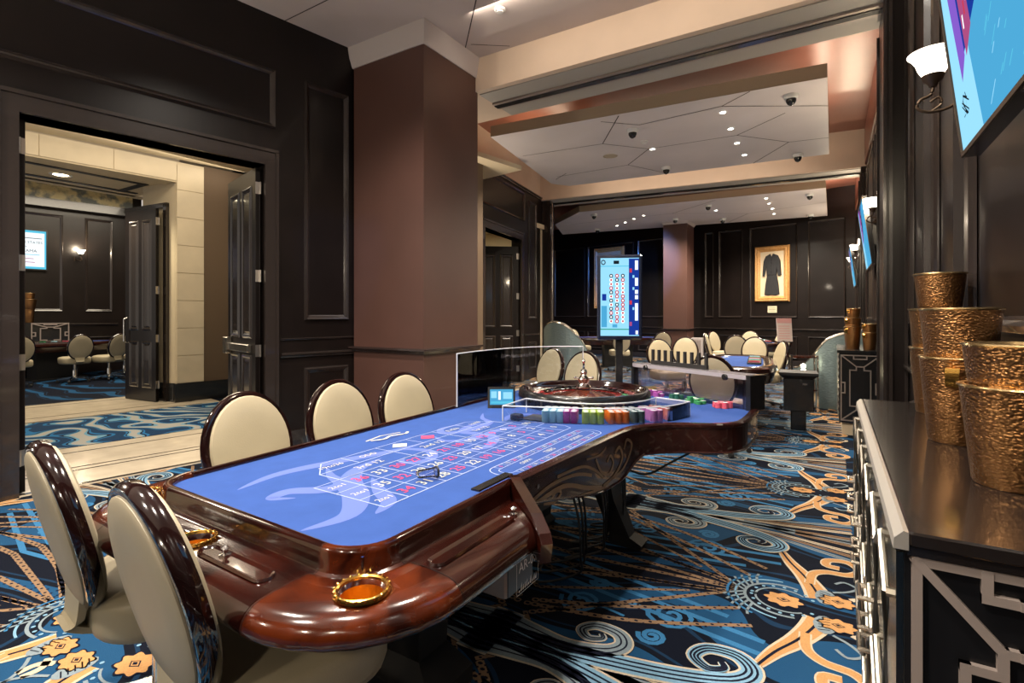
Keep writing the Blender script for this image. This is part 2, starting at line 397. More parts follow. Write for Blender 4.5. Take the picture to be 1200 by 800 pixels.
# chains converging on the medallion
def chain(a, b, bend=0, w_=.034):
    m_ = ((a[0] + b[0]) / 2, (a[1] + b[1]) / 2 + bend)
    P = smooth_path([a, m_, b], 6)
    ribbon(mo, P, lambda t: w_ * (1 - .35 * t), h * 1.5, TN)
    L = sum(math.dist(P[i], P[i + 1]) for i in range(len(P) - 1)); k = int(L / .055)
    for j in range(k):
        t = (j + .5) / k * (len(P) - 1); i = int(t); fr = t - i
        x = P[i][0] + (P[i + 1][0] - P[i][0]) * fr; y = P[i][1] + (P[i + 1][1] - P[i][1]) * fr
        r = w_ * .26 * (1 - .35 * j / k)
        mo.flat([(x + r * 1.3 * cos(q), y + r * sin(q)) for q in [PI / 3 * z_ for z_ in range(6)]], h * 2.2, NV)
        # side notches that scallop the chain
    n = normals2(P)
    for j in range(k):
        t = j / k * (len(P) - 1); i = int(t); fr = t - i
        x = P[i][0] + (P[i + 1][0] - P[i][0]) * fr; y = P[i][1] + (P[i + 1][1] - P[i][1]) * fr
        for sg in (1, -1):
            xx = x + n[i][0] * sg * w_ * .48; yy = y + n[i][1] * sg * w_ * .48
            mo.flat([(xx + w_ * .22 * cos(q), yy + w_ * .22 * sin(q)) for q in (0, PI / 2, PI, 1.5 * PI)], h * 2.2, NV)
chain((1.28, .72), (.50, .02), .0); chain((1.32, .62), (.47, .18), .03); chain((1.34, .66), (.40, .30), .06)
chain((1.35, .20), (.50, .03), .03); chain((1.35, .08), (.5, -.0), .0); chain((1.35, .30), (.56, .06), -.02)
chain((1.10, .95), (1.30, .72), .0); chain((1.35, .50), (.7, .14), .0, .026)
# the two scrolls
bundle([(1.42, .90), (1.35, .90), (1.1, .885), (.9, .86), (.62, .80), (.42, .72), (.36, .63), (.42, .555), (.53, .565), (.57, .64), (.51, .69), (.455, .66), (.47, .625)], .13, LT, 3, CR, .22)
bundle([(1.42, .812), (1.35, .812), (1.2, .835), (1.03, .85), (.88, .80), (.83, .73), (.87, .665), (.97, .655), (1.02, .71), (.975, .755), (.92, .73), (.935, .70)], .11, GR, 2, CR, .22)
ribbon(mo, smooth_path([(1.35, .96), (1.0, .95), (.6, .90), (.3, .93)], 4), .045, h * 2, GR)
ribbon(mo, smooth_path([(1.35, .985), (1.0, .98), (.6, .95)], 4), .012, h * 3, CR)
# forked leaf
P = smooth_path([(.15, .10), (.18, .20), (.23, .32), (.30, .45), (.36, .60)], 5)
ribbon(mo, P, lambda t: .11 * (1 - t) ** .6 + .02, h * 2, CR); ribbon(mo, P, lambda t: .085 * (1 - t) ** .6 + .012, h * 3, OR)
ribbon(mo, P, lambda t: .012, h * 4, NV)
P = smooth_path([(.20, .24), (.19, .36), (.13, .42), (.03, .44), (-.02, .52), (.03, .60), (.12, .58), (.13, .51), (.07, .50)], 5)
ribbon(mo, P, .050, h * 4, CR); ribbon(mo, P, .036, h * 5, OR)
mo.flat([(.13 + .045 * cos(q), .13 + .075 * sin(q)) for q in [PI / 6 * k for k in range(12)]], h * 5, GR)
for k in range(5): ribbon(mo, [(.11, .08 + .022 * k), (.155, .095 + .022 * k)], .005, h * 6, NV)
# medallions
def flower(cx, cy, r):
    mo.flat([(cx + r * (1 + .13 * cos(8 * q)) * 1.1 * cos(q), cy + r * .85 * (1 + .13 * cos(8 * q)) * sin(q)) for q in [PI / 24 * k for k in range(48)]], h * 5, NV)
    r *= .88
    mo.flat([(cx + r * (1 + .13 * cos(8 * q)) * 1.1 * cos(q), cy + r * .85 * (1 + .13 * cos(8 * q)) * sin(q)) for q in [PI / 24 * k for k in range(48)]], h * 6, OR)
    for rr, zz, c_ in ((.46, 7, NV), (.34, 8, OR), (.2, 9, NV)):
        mo.flat([(cx + r * rr, cy), (cx, cy + r * rr * .7), (cx - r * rr, cy), (cx, cy - r * rr * .7)], h * zz, c_)
flower(.08, .11, .068)
for rad, wd, a0, a1, c_ in ((.115, .010, -.1, 2.3, GR), (.16, .014, 0, 1.9, GR), (.20, .010, 0, 1.5, LT), (.235, .012, 0, 1.1, MD)):
    P = [(.30 + rad * cos(a0 + (a1 - a0) * k / 14) * 1.05, rad * .92 * sin(a0 + (a1 - a0) * k / 14)) for k in range(15)]
    ribbon(mo, [p for p in P if p[1] > -.02], wd, h * 3, c_)
for k in range(8):
    a = .1 + k * .36; mo.flat([(.30 + .138 * cos(a) + .009 * cos(q), .127 * sin(a) + .009 * sin(q)) for q in (0, 1.05, 2.1, 3.14, 4.2, 5.2)], h * 4, LT)
    if k < 5: P = [(.30 + r_ * cos(a * .5 + .1 * i), r_ * .9 * sin(a * .5 + .1 * i)) for i, r_ in enumerate((.17, .20, .24, .27))]; ribbon(mo, P, .012, h * 3, GR)
P = smooth_path([(.10, .20), (.04, .24), (.0, .3), (.05, .34), (.09, .30)], 4); ribbon(mo, P, .014, h * 4, GR)
P = smooth_path([(.03, .16), (-.02, .2), (-.02, .26)], 4); ribbon(mo, P, .03, h * 4, CR)
# damask swirls between
for cx, cy, r in ((.72, .40, .11), (1.12, .50, .10), (.75, .60, .06), (1.1, .30, .05)):
    P = [(cx + r * (1 - k / 26) * cos(.55 * k), cy + r * (1 - k / 26) * sin(.55 * k)) for k in range(24)]
    ribbon(mo, P, .022, h * .5, MD)
mot = mo.build('carpet_motif', CM, floor, fix=False); mot['kind'] = 'stuff'
# half medallions that straddle a mirror line
mo = MB(); flower(0, 0, .078); fm = mo.build('carpet_medallion', CM, floor, fix=False); fm['kind'] = 'stuff'
first = [True, True]
def put(src, idx, loc, sc):
    o = src if first[idx] else src.copy()
    if not first[idx]: COL.objects.link(o); o.parent = floor
    first[idx] = False; o.location = loc; o.scale = sc
def inroom(x, y):
    xl = -5.2 + (0.17 * (y - 1.4) if y < 4.2 else 0)
    if y > 10.5: xl = -9.2
    elif y > 4.2: xl = -5.7
    return x > xl - 1.3
for iy in range(-1, 8):
    for ix in range(0, 4):
        x0 = .10 - 2.70 * ix; y0 = 2.78 + 1.83 * iy
        for sx in (1, -1):
            for sy in (1, -1):
                xc = x0 - sx * .67; yc = y0 + sy * .45
                if xc > .7 or not inroom(xc, yc) or yc < -.2: continue
                put(mot, 0, (x0, y0, 0), (-sx, sy, 1))
            xf = x0 - sx * .30
            if xf < .6 and inroom(xf - .5, y0) and y0 > 0: put(fm, 1, (xf, y0, 0), (1, 1, 1))

# ---- direction frames of the walls
def frame(P, Q):
    d = Vector((Q[0] - P[0], Q[1] - P[1], 0)); L = d.length; d.normalize(); return (P[0], P[1]), (d.x, d.y), (d.y, -d.x), L   # n to the right of travel
def pmould(wall, fr, u0, u1, z0, z1, w_=.055, dep=.028, name='panel_moulding', m='mould'):
    P, d, n, _ = fr; mb = MB(); rings = []
    for i, o in ((0, 0), (w_ * .25, dep), (w_ * .55, dep * .75), (w_ * .8, dep * .35), (w_, .004)):
        rings.append([(P[0] + d[0] * u + n[0] * o, P[1] + d[1] * u + n[1] * o, z) for u, z in ((u0 + i, z0 + i), (u1 - i, z0 + i), (u1 - i, z1 - i), (u0 + i, z1 - i))])
    mb.loft(rings); return mb.build(name, m, wall)
def rail(wall, fr, u0, u1, z, hgt=.05, dep=.045, name='chair_rail', m='mould'):
    P, d, n, _ = fr; mb = MB()
    prof = ((0, 0), (dep * .5, 0), (dep * .6, hgt * .3), (dep, hgt * .55), (dep, hgt * .9), (dep * .8, hgt), (0, hgt))
    mb.loft([[(P[0] + d[0] * u + n[0] * o, P[1] + d[1] * u + n[1] * o, z + zz) for o, zz in prof] for u in (u0, u1)], closed=True, caps=True)
    return mb.build(name, m, wall)

# ---- left wall of the front room with the double door opening
A1 = frame((-5.15, 1.37), (-4.84, 3.13))
P, d, n, L = A1           # n points to +X : into the room
mb = MB()
mb.slab(P, d, n, -3.6, 0, 0, 4.40, -.22, 0)
mb.slab(P, d, n, 0, L, 2.86, 4.40, -.22, 0)
mb.slab(P, d, n, L, 2.9, 0, 4.40, -.22, 0)
wl = struct(mb.build('wall_left', 'panel'))
pmould(wl, A1, -1.2, 1.90, 3.24, 3.84, .06, .035)
pmould(wl, A1, 2.20, 2.72, 1.30, 3.84, .06, .035)
pmould(wl, A1, 2.20, 2.72, .18, .80, .06, .03)
pmould(wl, A1, -1.3, -.25, 1.30, 3.0, .06, .03); pmould(wl, A1, -1.3, -.25, .18, .80, .06, .03)
rail(wl, A1, L + .16, 2.86, .92)
rail(wl, A1, L + .16, 2.86, 1.10, .02, .02, 'moulding_strip')
# casing round the opening
mb = MB()
for u0, u1 in ((-.13, 0), (L, L + .13)):
    mb.slab(P, d, n, u0, u1, 0, 2.99, -.23, .03)
    s0 = u0 if u0 < 0 else u1
    mb.slab(P, d, n, min(s0, s0 + (.03 if u0 < 0 else -.03)), max(s0, s0 + (.03 if u0 < 0 else -.03)), 0, 3.0, .03, .045)
mb.slab(P, d, n, 0, L, 2.86, 2.99, -.23, .03); mb.slab(P, d, n, -.13, L + .13, 2.99, 3.02, -.01, .045)
struct(mb.build('trim_1', 'mould'))
# baseboard
mb = MB(); mb.slab(P, d, n, L + .13, 2.86, 0, .16, 0, .025); mb.slab(P, d, n, -3.6, -.13, 0, .16, 0, .025); struct(mb.build('baseboard_left', 'mould'))

def door_leaf(name, hinge, ang, wdt, hgt, handle=True, bar=None, z0=.02, hinges=True, side=1):
    """panelled door leaf in local coordinates: x from hinge to free edge, faces +-y"""
    root = bpy.data.objects.new(name, None); COL.objects.link(root); root.location = (hinge[0], hinge[1], 0); root.rotation_euler = (0, 0, ang); struct(root)
    T = .045
    mb = MB(); mb.box(0, wdt, -T / 2 + .008, T / 2 - .008, z0, hgt)
    sw = .11
    zs = [z0, .22, .95, 1.12, hgt - .16, hgt]
    for x0, x1 in ((0, sw), (wdt - sw, wdt), (wdt / 2 - .045, wdt / 2 + .045)):
        mb.box(x0, x1, -T / 2, T / 2, z0, hgt)
    for a, b in ((z0, .22), (.95, 1.12), (hgt - .16, hgt)): mb.box(0, wdt, -T / 2 - .0005, T / 2 + .0005, a, b)
    mb.build('leaf', 'panel', root)
    for x0, x1 in ((sw, wdt / 2 - .045), (wdt / 2 + .045, wdt - sw)):
        for a, b in ((.22, .95), (1.12, hgt - .16)):
            for s_ in (1, -1):
                pm = MB(); rings = []
                for i, o in ((0, T / 2), (.02, T / 2 + .012), (.035, T / 2 + .006), (.05, T / 2 - .006), (.07, T / 2 + .004)):
                    rings.append([(x, s_ * o, z) for x, z in ((x0 + i, a + i), (x1 - i, a + i), (x1 - i, b - i), (x0 + i, b - i))])
                pm.loft(rings); k = rings[-1]; pm.add(k, [(0, 1, 2, 3)]); pm.build('door_panel', 'mould', root)
    if hinges:
        for z in (.28, 1.0, 1.75, hgt - .2):
            hb = MB(); hb.tube([(-.006, side * T / 2, z - .06), (-.006, side * T / 2, z + .06)], .011, 8); hb.box(0, .04, side * (T / 2) - .002, side * (T / 2) + .003, z - .06, z + .06); hb.box(-.002, .001, -T / 2, T / 2, z - .06, z + .06)
            hb.build('hinge', 'hinge', root)
    if handle:
        hb = MB(); s_ = -side
        for sg in (1, -1):
            hb.tube([(wdt - .06, sg * T / 2, .92), (wdt - .06, sg * (T / 2 + .05), .94), (wdt - .06, sg * (T / 2 + .05), 1.30), (wdt - .06, sg * T / 2, 1.32)], .011, 8)
        hb.build('pull_handle', 'chrome', root)
    if bar:
        hb = MB(); hb.bbox(.10, wdt - .08, bar * T / 2 if bar > 0 else bar * T / 2 - .05, (bar * T / 2 + .05) if bar > 0 else bar * T / 2, .98, 1.06, .008)
        hb.bbox(wdt - .16, wdt - .04, min(bar * T / 2, bar * (T / 2 + .07)), max(bar * T / 2, bar * (T / 2 + .07)), .94, 1.12, .01)
        hb.build('push_bar', 'silver', root)
    return root
door_leaf('door_1', (-4.90, 3.10), math.atan2(.22, -.86), .90, 2.83, handle=False, bar=1, side=-1)
door_leaf('door_2', (-5.20, 1.40), math.atan2(-.30, -.86), .90, 2.83, handle=False, side=1)

# ---- wall end strips between column and second room
# column at the room corner
def column(name, x0, x1, y0, y1, z1, rz=.95, crown=.24):
    mb = MB(); mb.box(x0, x1, y0, y1, 0, z1 - .01)
    o = struct(mb.build(name, 'column'))
    r = MB(); 
    def ring(e, z): return [(x0 - e, y0 - e, z), (x1 + e, y0 - e, z), (x1 + e, y1 + e, z), (x0 - e, y1 + e, z)]
    r.loft([ring(0, rz), ring(.02, rz), ring(.03, rz + .03), ring(.05, rz + .035), ring(.05, rz + .055), ring(0, rz + .06)]); r.build('rail_band', 'colrail', o)
    r = MB(); r.loft([ring(0, z1 - crown), ring(.012, z1 - crown), ring(.018, z1 - crown + .02), ring(.05, z1 - .05), ring(.055, z1 - .01), ring(0, z1 - .01)]); r.build('crown', 'crown', o)
    r = MB(); r.loft([ring(0, 0), ring(.02, 0), ring(.02, .15), ring(0, .17)]); r.build('plinth', 'colrail', o)
    return o
column('wall_column', -4.64, -3.60, 4.10, 5.06, 4.40)
# ---- right wall
B1 = frame((.50, 16.2), (.50, -2.4))     # travel towards -Y, normal to the right = -X
P, d, n, L = B1
mb = MB(); mb.slab(P, d, n, 0, L, 0, 4.75, -.2, 0); wr = struct(mb.build('wall_right', 'panel'))
U = lambda y: 16.2 - y
for y1, y0 in ((4.75, 3.95), (3.72, 3.05), (2.85, 1.15), (.95, -.6)):
    pmould(wr, B1, U(y1), U(y0), 1.28, 3.86, .07, .035); pmould(wr, B1, U(y1), U(y0), .2, .74, .06, .03)
rail(wr, B1, U(5.0), U(-2.3), .93)
for y1, y0 in ((10.5, 8.8), (8.5, 7.6), (7.35, 6.15), (13.4, 11.6), (15.4, 13.7)):
    pmould(wr, B1, U(y1), U(y0), 1.28, 3.80, .06, .03); pmould(wr, B1, U(y1), U(y0), .2, .74, .06, .03)
rail(wr, B1, U(10.9), U(5.9), .93); rail(wr, B1, U(15.4), U(11.65), .93)
mb = MB(); mb.slab(P, d, n, U(15.5), U(-2.4), 0, .15, 0, .025); struct(mb.build('baseboard_right', 'mould'))
def pilaster(name, x0, x1, y0, y1, z1, flute=True):
    mb = MB(); mb.box(x0, x1, y0, y1, 0, z1); o = struct(mb.build(name, 'panel'))
    s_ = MB()
    for xx in (x0 + .015, x1 - .05): s_.box(xx, xx + .022, y0 - .02, y0, .25, z1 - .12)
    for yy in (y0 + .03, y1 - .06): s_.box(x0 - .02, x0, yy, yy + .02, .25, z1 - .12) if x1 > 0 else s_.box(x1, x1 + .02, yy, yy + .02, .25, z1 - .12)
    s_.build('moulding_strip', 'mould', o)
    s_ = MB(); s_.box(x0 - .02, x1 + .02, y0 - .02, y1 + .02, 0, .18); s_.build('plinth', 'mould', o)
    return o
pilaster('trim_2', .36, .52, 5.02, 5.84, 4.0)
pilaster('trim_3', .42, .52, 10.95, 11.6, 3.96)
# ---- left wall of second room
C1 = frame((-5.14, 7.18), (-5.66, 10.70)); P, d, n, L = C1
mb = MB(); t0 = -2.2
u_a, u_b = .30, 1.98          # door opening along the wall
mb.slab(P, d, n, t0, u_a, 0, 3.97, -.2, 0); mb.slab(P, d, n, u_a, u_b, 2.90, 3.97, -.2, 0); mb.slab(P, d, n, u_b, L, 0, 3.97, -.2, 0)
wl2 = struct(mb.build('wall_left.001', 'panel'))
mb = MB(); mb.slab(P, d, n, t0, L, 3.97, 4.65, -.2, -.005); struct(mb.build('wall_left_upper', 'beam'))
pmould(wl2, C1, -.3, 2.16, 3.30, 3.90, .06, .035)
pmould(wl2, C1, 2.42, 2.86, 1.28, 3.80, .06, .03); pmould(wl2, C1, 2.42, 2.86, .2, .8, .06, .03)
rail(wl2, C1, 2.15, 3.0, .92)
rail(wl2, C1, t0, L, 3.95, .06, .05, 'cornice')
mb = MB(); mb.slab(P, d, n, u_a - .12, u_a, 0, 3.02, -.2, .03); mb.slab(P, d, n, u_b, u_b + .12, 0, 3.02, -.2, .03); mb.slab(P, d, n, u_a, u_b, 2.90, 3.02, -.2, .03)
mb.slab(P, d, n, u_a - .12, u_b + .12, 3.02, 3.05, -.01, .045)
struct(mb.build('trim_4', 'mould'))
hp = (P[0] + d[0] * (u_b - .03), P[1] + d[1] * (u_b - .03))
door_leaf('door_3', (hp[0] - .04, hp[1]), math.atan2(-.62, -.78), .84, 2.76, side=1)
# pilaster and return at the second beam
def obox(name, cx, cy, hx, hy, z0, z1, ang, m):
    mb = MB(); mb.box(-hx, hx, -hy, hy, z0, z1); o = mb.build(name, m); o.location = (cx, cy, 0); o.rotation_euler = (0, 0, ang); return struct(o)
obox('trim_5', -5.52, 10.50, .10, .10, 0, 3.95, .147, 'mould')
mb = MB(); mb.tube([(-5.36, 10.42, 1.2), (-5.36, 10.42, 3.92)], .009, 8); struct(mb.build('trim_6', 'silver'))
# passage behind door 3 (cream wall seen through the opening)
mb = MB(); mb.box(-8.4, -8.2, 7.2, 10.4, 0, 3.4); mb.box(-8.4, -5.6, 10.3, 10.45, 0, 3.4); mb.box(-8.4, -5.5, 6.9, 7.05, 0, 3.4); struct(mb.build('wall_passage', 'cream'))
mb = MB(); mb.box(-8.4, -5.55, 7.0, 10.4, 3.3, 3.4); struct(mb.build('ceiling_passage', 'cream'))
light('POINT', 'sconce_and_fill_lamp', (-4.7, 6.3, 2.6), 30, (1, .85, .66), .08)  # unseen fill lamp added behind the column to brighten the second room
light('AREA', 'passage_lamp', (-6.8, 8.7, 3.25), 20, (1, .85, .6), .8, 1.0)

# ---- far wall
F1 = frame((-9.9, 17.92), (.85, 15.45)); P, d, n, L = F1      # travel +X, normal to the right = -Y
mb = MB(); mb.slab(P, d, n, -.3, L, 0, 4.7, -.2, 0); wf = struct(mb.build('wall_back', 'panel'))
def uof(x, y): return (x - P[0]) * d[0] + (y - P[1]) * d[1]
for (xa, ya), (xb, yb) in (((-9.01, 17.71), (-7.62, 17.4)), ((-7.50, 17.37), (-5.66, 16.94)), ((-5.5, 16.9), (-4.40, 16.65)), ((-3.28, 16.4), (-3.02, 16.35)),
                           ((-2.87, 16.3), (-2.20, 16.16)), ((-2.0, 16.11), (-.80, 15.83)), ((-.56, 15.77), (.28, 15.59))):
    pmould(wf, F1, uof(xa, ya), uof(xb, yb), 1.30, 3.84, .05, .04); pmould(wf, F1, uof(xa, ya), uof(xb, yb), .2, .80, .05, .04)
rail(wf, F1, 0, L, .95, .05, .05)
mb = MB(); mb.slab(P, d, n, 0, L, 0, .15, 0, .03); struct(mb.build('baseboard_back', 'mould'))
mb = MB(); mb.box(-10.1, -9.9, 10.5, 18.1, 0, 4.7); struct(mb.build('wall_left.002', 'panel'))
mb = MB(); mb.slab((-9.95, 10.72), (1, 0), (0, -1), 0, 4.40, 0, 4.65, -.15, 0); struct(mb.build('wall_return', 'panel'))
column('wall_column.001', -3.95, -3.32, 14.3, 15.1, 3.95, .95, .12)
mb = MB(); mb.box(-6.5, .8, -2.6, -2.4, 0, 4.5); struct(mb.build('wall_front', 'panel'))

# ---- ceilings
mb = MB(); mb.box(-5.5, .8, -2.4, 5.02, 4.39, 4.50); ce = struct(mb.build('ceiling', 'ceil'))
def seam(parent, segs, z, w_=.012):
    mb = MB()
    for a, b in segs: ribbon(mb, [a, b], w_, z - .0015)
    mb.build('ceiling_joint', 'joint', parent, fix=False)
seam(ce, [((-5.0, 3.34), (-3.9, 3.33)), ((-2.4, 3.55), (-2.91, 4.07)), ((-2.91, 4.07), (-3.55, 4.75)), ((-3.45, 4.72), (-3.1, 4.98)), ((-3.9, 3.33), (-3.0, 1.9)), ((-3.0, 1.9), (-4.8, .9)), ((-2.4, 3.55), (-.6, 3.2)), ((-3.0, 1.9), (-1.4, 1.1))], 4.39)
# beam between front room and second room, with the folding-wall track
bm1 = struct(MB().box(-5.4, .8, 5.02, 5.86, 4.0, 4.66).build('ceiling_beam', 'beam'))
MB().box(-3.6, .66, 5.10, 5.84, 3.99, 4.0).build('soffit', 'track', bm1)
tb = MB(); tb.box(-3.6, .66, 5.42, 5.50, 3.962, 3.99); tb.build('folding_wall_track', 'black', bm1)
tb = MB(); tb.box(-3.6, .66, 5.375, 5.415, 3.97, 3.99); tb.box(-3.6, .66, 5.505, 5.545, 3.97, 3.99); tb.build('track_flange', 'silverp', bm1)
# second room: copper ceiling, cream cove walls
mb = MB(); mb.box(-6.2, .8, 5.86, 11.6, 4.62, 4.75); struct(mb.build('ceiling.001', 'copper'))
mb = MB(); mb.box(.47, .51, 5.86, 10.9, 3.97, 4.62); struct(mb.build('wall_right_upper', 'copper'))
E1 = frame((-5.75, 10.30), (.75, 11.0)); P, d, n, L = E1
mb = MB(); mb.slab(P, d, n, -.1, L, 3.95, 4.64, -.75, 0); bm2 = struct(mb.build('ceiling_beam.001', 'beam'))
tb = MB(); tb.slab(P, d, n, .1, L, 3.94, 3.95, -.7, -.05); tb.build('soffit', 'track', bm2)
tb = MB(); tb.slab(P, d, n, .1, L, 3.91, 3.94, -.42, -.34); tb.build('folding_wall_track', 'black', bm2)
# third room
mb = MB(); mb.box(-10.0, .8, 11.0, 18.3, 4.62, 4.75); struct(mb.build('ceiling.002', 'copper'))
mb = MB(); mb.box(.47, .51, 11.65, 15.5, 3.97, 4.62); struct(mb.build('wall_right_upper.001', 'copper'))

def cloud(name, poly, z, th, seams, label):
    mb = MB(); mb.prism(poly, z, z + th); o = struct(mb.build(name, 'fascia'))
    mb = MB(); c = (sum(p[0] for p in poly) / len(poly), sum(p[1] for p in poly) / len(poly))
    mb.flat([(p[0] + (c[0] - p[0]) * .0, p[1] + (c[1] - p[1]) * .0) for p in poly], z - .003); mb.build('underside_panel', 'ceil2', o)
    seam(o, seams, z - .004, .014); return o
cl2 = cloud('ceiling_cloud', [(-4.15, 6.15), (-.05, 6.50), (-.05, 9.60), (-4.40, 9.28), (-4.62, 8.95)], 3.90, .15,
      [((-4.2, 7.15), (-2.9, 7.26)), ((-2.9, 7.26), (-2.32, 6.35)), ((-2.59, 6.42), (-2.2, 6.8)), ((-2.2, 6.8), (-1.15, 6.72)), ((-1.15, 6.72), (-.8, 6.44)), ((-1.15, 6.72), (-.05, 7.38)),
       ((-.51, 7.36), (-1.15, 7.91)), ((-1.15, 7.91), (-2.39, 7.85)), ((-2.39, 7.85), (-2.94, 8.5)), ((-2.94, 8.5), (-4.3, 8.55)), ((-2.9, 7.26), (-2.39, 7.85)), ((-1.15, 7.91), (-.55, 8.62)),
       ((-.55, 8.62), (-1.13, 9.5)), ((-.55, 8.62), (-.05, 8.7)), ((-2.94, 8.5), (-2.5, 9.4)), ((-4.4, 8.7), (-4.05, 8.42))], '')
cl3 = cloud('ceiling_cloud.001', [(-5.3, 11.75), (-.12, 12.1), (-.12, 15.5), (-7.2, 14.7), (-6.6, 13.0)], 3.90, .15,
      [((-6.2, 13.2), (-3.4, 13.1)), ((-3.4, 13.1), (-2.2, 12.1)), ((-3.4, 13.1), (-1.8, 14.1)), ((-1.8, 14.1), (-.12, 13.6)), ((-1.8, 14.1), (-2.4, 15.1))], '')
# ================================================================== CORRIDOR SEEN THROUGH THE DOORS
G1 = frame((-8.90, 2.2), (-8.42, 6.0)); 
def corr(u, o): # coordinates relative to door wall line (u along, o away from the room)
    P, d, n, L = A1; return (P[0] + d[0] * u - n[0] * o, P[1] + d[1] * u - n[1] * o)
def cq(mb, u0, u1, o0, o1, z, mi=0): mb.flat([corr(u0, o0), corr(u1, o0), corr(u1, o1), corr(u0, o1)], z, mi)
mb = MB()
for u0, u1, o0, o1 in ((-1.5, 6, .0, 1.55), (-1.5, 2.60, 3.52, 5.25)):
    a = [corr(u0, o0), corr(u1, o0), corr(u1, o1), corr(u0, o1)]; mb.prism(a, -.01, .012)
cf = struct(mb.build('floor_corridor', 'marble'))
mb = MB()
for o in (.50, .62, 1.28, 1.545): cq(mb, -1.5, 6, o, o + .022, .0135)
for o in (3.53, 3.86, 4.95, 5.2): cq(mb, -1.5, 2.35, o, o + .022, .0135)
cq(mb, 2.28, 2.32, 3.86, 4.97, .0135)
cq(mb, -1.5, 6, .0, .05, .0135)
mb.build('inlay_line', 'marbleline', cf, fix=False)
mb = MB(); cq(mb, -1.5, 6, 1.56, 3.52, .006); co = struct(mb.build('floor_corridor_carpet', 'corrcarpet', fix=False))
# far side of the corridor: tiled pier, header, brown wall
PW, dW, nW, LW = frame((-8.66, 4.14), (-8.54, 5.12)); 
FW = (PW, dW, nW, LW)
mb = MB(); mb.slab(PW, dW, nW, 0, .39, 0, 3.74, -.55, 0); mb.slab(PW, dW, nW, -4.0, 0, 3.42, 3.74, -.30, 0); pier = struct(mb.build('wall_corridor', 'cream'))
z = .30; hs = .43
for k in range(8):
    z1 = min(z + hs, 3.70)
    t = MB(); t.slab(PW, dW, nW, .004, .386, z + .004, z1 - .004, 0, .012); t.build('tile', 'tile', pier); z = z1
    if z >= 3.69: break
for k in range(5):
    t = MB(); t.slab(PW, dW, nW, -.80 * (k + 1) + .004, -.80 * k - .004, 3.444, 3.736, 0, .012); t.build('tile', 'tile', pier)
mb = MB(); mb.slab(PW, dW, nW, .39, 3.5, 0, 3.76, -.55, -.02); struct(mb.build('wall_corridor.001', 'brownwall'))
mb = MB(); mb.slab(PW, dW, nW, -.03, 3.5, 0, .30, -.56, .03); struct(mb.build('baseboard_corridor', 'black'))
mb = MB(); a = [corr(-2.2, .22), corr(6, .22), corr(6, 3.75), corr(-2.2, 3.75)]; mb.prism(a, 3.73, 3.80); struct(mb.build('ceiling_corridor', 'cream'))
# end of corridor (hidden side) wall
mb = MB(); mb.slab((-8.6, 6.6), (1, 0), (0, -1), 0, 3.9, 0, 3.8, -.15, 0); struct(mb.build('wall_corridor_end', 'brownwall'))
# reveal wall of the opening and its ceiling
RP = frame((-9.55, 4.055), (-8.69, 4.14)); 
mb = MB(); mb.slab(*RP[:3], 0, RP[3], 0, 3.46, -.5, 0); struct(mb.build('wall_reveal', 'cream'))
mb = MB(); mb.slab(*RP[:3], 0, RP[3], 0, .30, 0, .02); struct(mb.build('baseboard_reveal', 'black'))
mb = MB(); mb.slab(*RP[:3], RP[3] - .24, RP[3] - .16, 0, 3.10, 0, .05); mb.slab(*RP[:3], RP[3] - 1.3, RP[3] - .16, 3.05, 3.12, 0, .05); struct(mb.build('trim_7', 'mould'))
door_leaf('door_4', (-8.93, 3.99), math.atan2(-.10, -.99) , .82, 3.02, side=-1)
mb = MB(); mb.prism([(-10.45, -.5), (-9.35, -.5), (-8.82, 4.3), (-10.45, 4.3)], 3.44, 3.55); mb.box(-10.6, -10.35, -.5, 5.0, 3.44, 4.5); cp_ = struct(mb.build('ceiling_opening', 'cream'))
mb = MB()
for x0, x1, y0, y1 in ((-10.16, -10.06, -.2, 4.2), (-9.36, -9.27, .9, 3.94)): mb.box(x0, x1, y0 + .0, y1 - .0, 3.430, 3.4405)
mb.box(-10.06, -9.27, 3.92, 4.02, 3.430, 3.4405)
mb.build('dark_inlay_strip', 'blackm', cp_)
# the room beyond
H1 = frame((-15.9, 1.0), (-15.2, 5.9)); P, d, n, L = H1
mb = MB(); mb.slab(P, d, n, -2, L + .5, 0, 4.6, -.15, 0); wh = struct(mb.build('wall_far_room', 'panel'))
for u0, u1 in ((1.2, 3.9), (4.3, 4.85), (.2, .9)):
    pmould(wh, H1, u0, u1, 1.45, 3.7, .06, .03); pmould(wh, H1, u0, u1, .3, .85, .06, .03)
rail(wh, H1, 0, L, 1.12)
mb = MB(); mb.slab(P, d, n, -1, L + .3, 3.83, 4.02, 0, .25); struct(mb.build('trim_8', 'black'))
# painted frieze above the dark shelf
m_, N_, L_, b_ = newmat('frieze_painting')
tc = N_.new('ShaderNodeTexCoord'); vo = N_.new('ShaderNodeTexNoise'); vo.inputs['Scale'].default_value = 5; vo.inputs['Detail'].default_value = 8
rr = N_.new('ShaderNodeValToRGB'); rr.color_ramp.elements[0].position = .40; rr.color_ramp.elements[0].color = (.14, .16, .16, 1); rr.color_ramp.elements[1].position = .56; rr.color_ramp.elements[1].color = (.60, .52, .30, 1)
L_.new(tc.outputs['Object'], vo.inputs['Vector']); L_.new(vo.outputs['Fac'], rr.inputs['Fac']); L_.new(rr.outputs['Color'], b_.inputs['Base Color'])
M['frieze'] = m_
mb = MB(); mb.slab(P, d, n, -1, L + .3, 4.02, 4.55, 0, .03); mb.build('frieze_panel', 'frieze', wh)
mb = MB(); mb.box(-16.2, -10.4, -.6, 7.6, 4.58, 4.7); struct(mb.build('ceiling_far_room', 'cream'))
